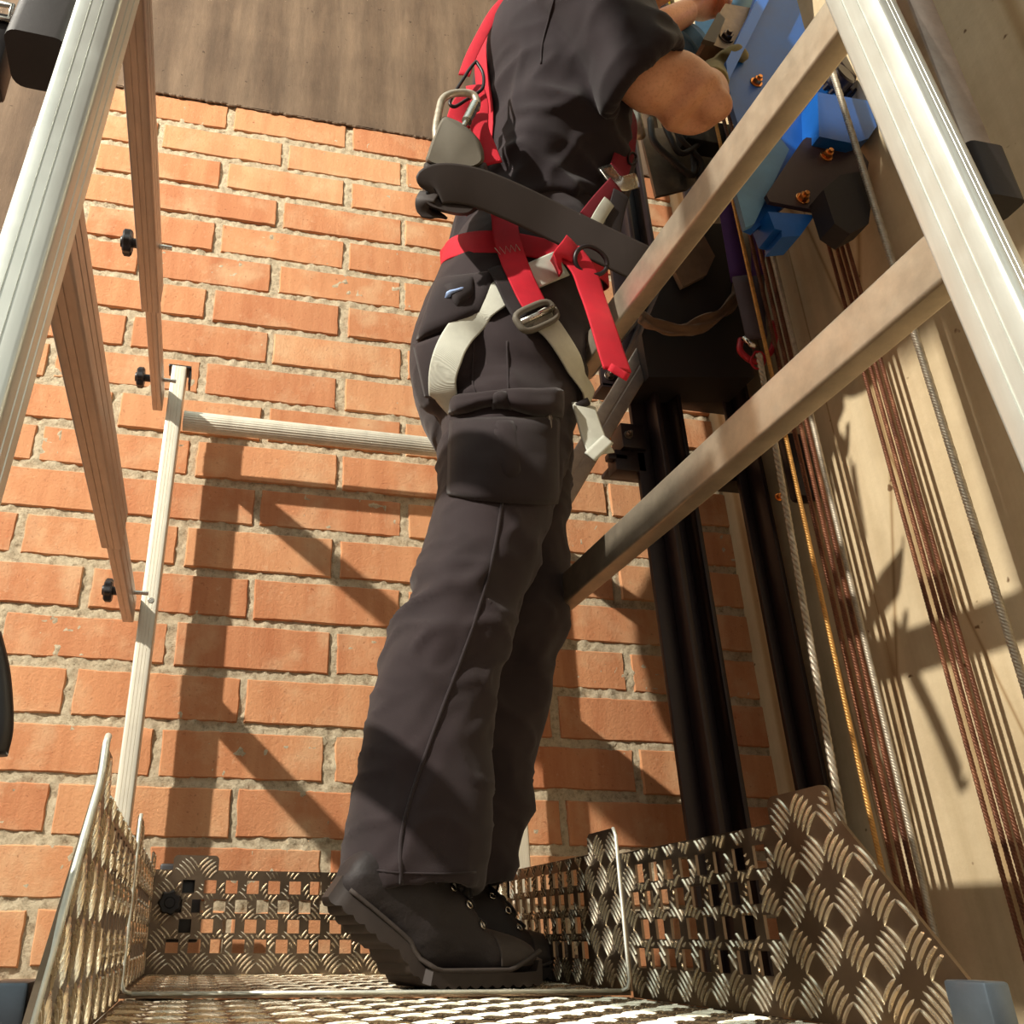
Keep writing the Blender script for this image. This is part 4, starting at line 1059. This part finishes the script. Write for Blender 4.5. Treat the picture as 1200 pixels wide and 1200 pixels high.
# red centre strap with black backing, and friction buckle
strap('backing_pad', [(592, 316), (606, 345), (622, 378)], .062, BK, hz, .0125, (TB,), 8, .003)
strap('hip_strap', [(590, 252), (592, 275), (597, 302), (608, 335), (624, 368)], .041, R_, hz, .017, None, 8)
def buckle(name, u, v, w, h, ang, off, parent, r=.0042, mat='grey_rubber', barm='steel'):
    hh = hit(u, v); n = hh[1]; c = hh[0] + n*off; ex = RT @ V((math.cos(ang), 0, -math.sin(ang))); ex = (ex - n*ex.dot(n)).normalized(); ey = n.cross(ex)
    bm = bmesh.new(); P = []
    for k in range(33):
        a = 2*PI*k/32; e = 4; ct, st = math.cos(a), math.sin(a); q = (abs(ct)**e + abs(st)**e)**(-1/e); P.append(c + ex*ct*q*w/2 + ey*st*q*h/2)
    tube(bm, P, r, 10); o = obj(name, bm, MT[mat], parent, PI)
    bm = bmesh.new(); tube(bm, [c - ex*w*.46 + n*.003, c + ex*w*.46 + n*.003], r*1.0, 8); obj('bar', bm, MT[barm], o, PI)
    return o
bk = buckle('buckle', 622, 379, .070, .034, -.55, .020, hz, .0052, 'grey_rubber')
hh = hit(624, 378); 
patch('buckle_strap', [(606, 384), (634, 364), (641, 371), (613, 391)], WH, .024, hz, n=8, m=4)
# zigzag stitching
def stitch(px, n_, amp, off, par):
    P = []
    (u0, v0), (u1, v1) = px; du, dv = u1-u0, v1-v0; L = math.hypot(du, dv)
    for k in range(n_ + 1):
        t = k/n_; s = amp if k % 2 else -amp; h = hit(u0 + du*t - dv/L*s, v0 + dv*t + du/L*s)
        if h: P.append(h[0] + h[1]*off)
    if len(P) > 2: bm = bmesh.new(); tube(bm, P, .0006, 5); obj('stitching', bm, MT['white'], par, PI)
stitch([(583, 306), (606, 301)], 9, 4, .0205, hz); stitch([(579, 262), (603, 258)], 7, 5, .0205, hz)
# D ring at the front hip with its red loop
h = hit(684, 306); n = V((.15, -.9, -.4)).normalized(); c = W(690, 305, y=.938)
exx = V((.92, .1, -.15)).normalized(); eyy = n.cross(exx).normalized()
bm = bmesh.new(); tube(bm, [c + exx*math.cos(2*PI*k/36)*(.030 if math.cos(2*PI*k/36) > 0 else .022) + eyy*math.sin(2*PI*k/36)*.021 for k in range(37)], .0034, 10); obj('ring', bm, MT['black_steel'], hz, PI, label='black front ring')
free('ring_loop', [W(650, 316, y=h[0].y - .012), W(657, 304, y=.945), W(668, 290, y=.935), W(672, 284, y=.942)], .030, R_, (.1, -1, -.4), hz)
# loose red strap hanging at the front
yy = .945
free('hanging_strap', [W(666, 292, y=yy), W(684, 316, y=yy - .002), W(694, 344, y=yy - .004), W(706, 378, y=yy - .02), W(716, 410, y=yy - .03), W(724, 434, y=yy - .035)], .043, R_, (.15, -1, -.25), hz, label='long red strap hanging loose in front of the thigh')
free('strap_hem', [W(714, 430, y=yy - .038), W(736, 443, y=yy - .038)], .010, R_, (.1, -1, -.25), hz, 4, .005)
# shoulder strap down the back
def backpt(z, y, off=.006):
    best = None
    for t in (TB, SB):
        loc, nr, i, d = t.ray_cast(V((-.4, y, z)), V((1, 0, 0)))
        if loc and (best is None or d < best[1]): best = (loc, d)
    return best[0] + V((-off, 0, 0))
P = [backpt(1.19 + (1.74 - 1.19)*k/22, 1.10 - .07*k/22) for k in range(23)]
for it in range(3): P = [P[0]] + [(P[i-1] + P[i]*2 + P[i+1])/4 for i in range(1, len(P)-1)] + [P[-1]]
ribbon('back_strap', P, [V((-1, -.25, -.1)).normalized()] * len(P), .040, R_, hz)
# slack red webbing standing off the back, above and below the dorsal ring
yb = 1.02
free('back_webbing', [W(598, -6, y=yb), W(580, 14, y=yb), (W(566, 38, y=yb)), W(552, 66, y=yb), W(544, 88, y=yb)], .020, R_, (-.3, -1, -.3), hz)
free('back_webbing', [W(556, 100, y=1.0), W(562, 122, y=.99), W(562, 150, y=.985), W(570, 172, y=.985), W(578, 192, y=.985)], .030, R_, (-.2, -1, -.3), hz, label='wide red webbing behind the carabiner')
free('back_webbing', [W(548, 112, y=1.01), W(538, 128, y=1.01), W(534, 146, y=1.01), W(545, 156, y=1.01)], .030, MT['red'], (-.1, -1, -.5), hz)
bm = bmesh.new(); P_ = [W(*q, y=.985) for q in ((558, 72), (566, 86), (566, 102), (558, 110), (545, 118), (533, 125), (527, 121), (532, 110), (542, 94), (551, 80), (558, 72))]
tube(bm, curve_pts(P_, 4), .0030, 8); obj('back_ring', bm, MT['black_steel'], hz, PI, label='black oval ring between the shoulder blades')
# chest strap at the front with grey buckle
yc = 1.02
free('chest_strap', [W(722, 112, y=1.03), W(736, 135, y=yc), W(735, 165, y=yc), W(729, 190, y=yc), W(722, 210, y=yc)], .040, MT['darkred'], (.3, -1, -.2), hz)
free('chest_buckle', [W(708, 196, y=yc - .01), W(725, 215, y=yc - .012), W(746, 212, y=yc - .01)], .024, MT['steel'], (.1, -1, -.4), hz, 6, .008)
bm = bmesh.new(); tube(bm, [W(741 + 5*math.cos(q*PI/6), 186 + 7*math.sin(q*PI/6), y=yc) for q in range(13)], .0022, 8); obj('ring', bm, MT['black_steel'], hz, PI)
free('lanyard_webbing', [W(722, 216, y=1.0), W(704, 236, y=.995), W(688, 256, y=.99)], .030, MT['darkred'], (.1, -1, -.4), hz)
free('lanyard_print', [W(714, 236, y=.992), W(706, 248, y=.99), W(698, 262, y=.988)], .022, WH, (.1, -1, -.4), hz)
free('lanyard_back', [W(728, 226, y=1.0), W(722, 250, y=1.0), W(716, 280, y=1.0)], .030, BK, (.1, -1, -.4), hz)

# carabiner and fall arrest pouch ---------------------------------------
cb = thing('carabiner', 'silver steel carabiner clipped to the black ring at the back', 'carabiner', tuple(W(535, 125, y=.98)))
bm = bmesh.new(); P_ = [W(*q, y=.965) for q in ((512, 168), (511, 150), (515, 128), (519, 116), (530, 110), (545, 109), (555, 112), (559, 120), (558, 128))]
tube(bm, curve_pts(P_, 5), .0062, 12); obj('bow', bm, MT['wire'], cb, PI)
bm = bmesh.new(); tube(bm, [W(557, 122, y=.963), W(547, 142, y=.963)], .0085, 14); tube(bm, [W(547, 142, y=.963), W(543, 149, y=.963)], .005, 12); obj('gate_sleeve', bm, MT['steel'], cb, SM)
pc = thing('fall_arrest_pouch', 'worn grey rubber pouch with dark base hanging from the carabiner behind the back', 'pouch', tuple(W(530, 200, y=.98)))
def slab(px, y0, y1, name, mat, rnd=.012, par=pc):
    bm = bmesh.new(); n = len(px); L = []
    cxy = V((sum(p[0] for p in px)/n, sum(p[1] for p in px)/n, 0))
    for t, ins in ((0, .10), (.12, .03), (.3, 0), (.7, 0), (.88, .03), (1, .10)):
        L.append([bm.verts.new(W(p[0] + (cxy.x - p[0])*ins, p[1] + (cxy.y - p[1])*ins, y=y0 + (y1 - y0)*t)) for p in px])
    for a, b in zip(L, L[1:]):
        for k in range(n): bm.faces.new((a[k], a[(k+1) % n], b[(k+1) % n], b[k]))
    bm.faces.new(list(reversed(L[0]))); bm.faces.new(L[-1])
    return obj(name, bm, MT[mat], par, math.radians(60))
def smoothpoly(px, sub=4):
    P = [V((p[0], p[1], 0)) for p in px]; n = len(P); out = []
    for i in range(n):
        a, b, c, d = P[i-1], P[i], P[(i+1) % n], P[(i+2) % n]
        for k in range(sub): t = k/sub; q = .5*((2*b)+(c-a)*t+(2*a-5*b+4*c-d)*t*t+(3*b-a-3*c+d)*t**3); out.append((q.x, q.y))
    return out
slab(smoothpoly([(518, 138), (530, 139), (545, 147), (560, 162), (567, 178), (565, 192), (548, 198), (520, 196), (500, 190), (501, 180), (508, 160)]), .945, 1.04, 'pouch_cover', 'grey_rubber')
slab(smoothpoly([(499, 190), (520, 197), (548, 199), (568, 190), (572, 205), (566, 225), (556, 248), (540, 253), (515, 248), (497, 240), (495, 222), (496, 205)]), .955, 1.05, 'pouch_base', 'dark_rubber')
# wide black belt from the pouch across the waist to the front
bt = thing('positioning_belt', 'wide dark positioning belt sweeping from the grey pouch across waist past the rail', 'belt', tuple(W(600, 240, y=.96)))
c = curve_pts([W(503, 226, y=.952), W(510, 217, y=.943), W(530, 215, y=.94), W(562, 221, y=.942), W(604, 238, y=.948), W(650, 260, y=.955), W(700, 284, y=.955), W(746, 306, y=.955), W(768, 316, y=.962)], 7)
vn = V((.05, -1, -.45)).normalized()
ribbon('belt_web', c, [vn]*len(c), .060, MT['dark_rubber'], bt, .004, taper=lambda t: min(1, .45 + t*7))
c = curve_pts([W(503, 226, y=.954), W(498, 236, y=.958), W(502, 246, y=.97), W(516, 250, y=.99)], 6)
ribbon('belt_loop', c, [V((-.6, -1, -.3)).normalized()]*len(c), .030, MT['dark_rubber'], bt, .004)

# ------------------------------------------------------------------ daylight
w = bpy.data.worlds.new('world'); sc.world = w; w.use_nodes = True
n = w.node_tree.nodes; l = w.node_tree.links
bg = n['Background']
tc = n.new('ShaderNodeTexCoord'); sp = n.new('ShaderNodeSeparateXYZ'); l.new(tc.outputs['Generated'], sp.inputs[0])
rp = n.new('ShaderNodeValToRGB'); l.new(sp.outputs['Z'], rp.inputs[0])
e = rp.color_ramp.elements
e[0].position = 0.0; e[0].color = (.20, .13, .10, 1)
e[1].position = .35; e[1].color = (.62, .62, .54, 1)
x = e.new(.9); x.color = (.80, .92, .86, 1)
l.new(rp.outputs[0], bg.inputs[0]); bg.inputs[1].default_value = .95
# work floodlight standing up to the left of the platform
sd = bpy.data.lights.new('work_floodlight', 'POINT'); sd.energy = 1000; sd.shadow_soft_size = .04; sd.color = (1, .93, .81)
so = bpy.data.objects.new('work_floodlight', sd); COL.objects.link(so); so.location = (-2.8, -.6, 3.1)
fl = thing('floodlight', 'work floodlight on a pole standing left of the platform', 'lamp', (-2.95, -.72, -1.05))
bm = bmesh.new(); aim = V((.66, .45, -.48)).normalized(); c0 = V((-2.8, -.6, 3.1)) - aim * .12
bar(bm, rect_prof(.24, .18, .01, 3), c0 - aim * .06, c0 + aim * .03, V((0, 0, 1))); obj('lamp_housing', bm, MT['black_plastic'], fl, SM)
bm = bmesh.new(); tube(bm, [(-2.95, -.72, -1.05), (-2.95, -.72, 3.14)], .018, 12); obj('pole', bm, MT['black_steel'], fl, PI)
vs = sc.view_settings; sc.display_settings.display_device = 'sRGB'
vs.view_transform = 'Standard'; vs.look = 'None'; vs.gamma = 1; vs.use_curve_mapping = False; vs.exposure = .40
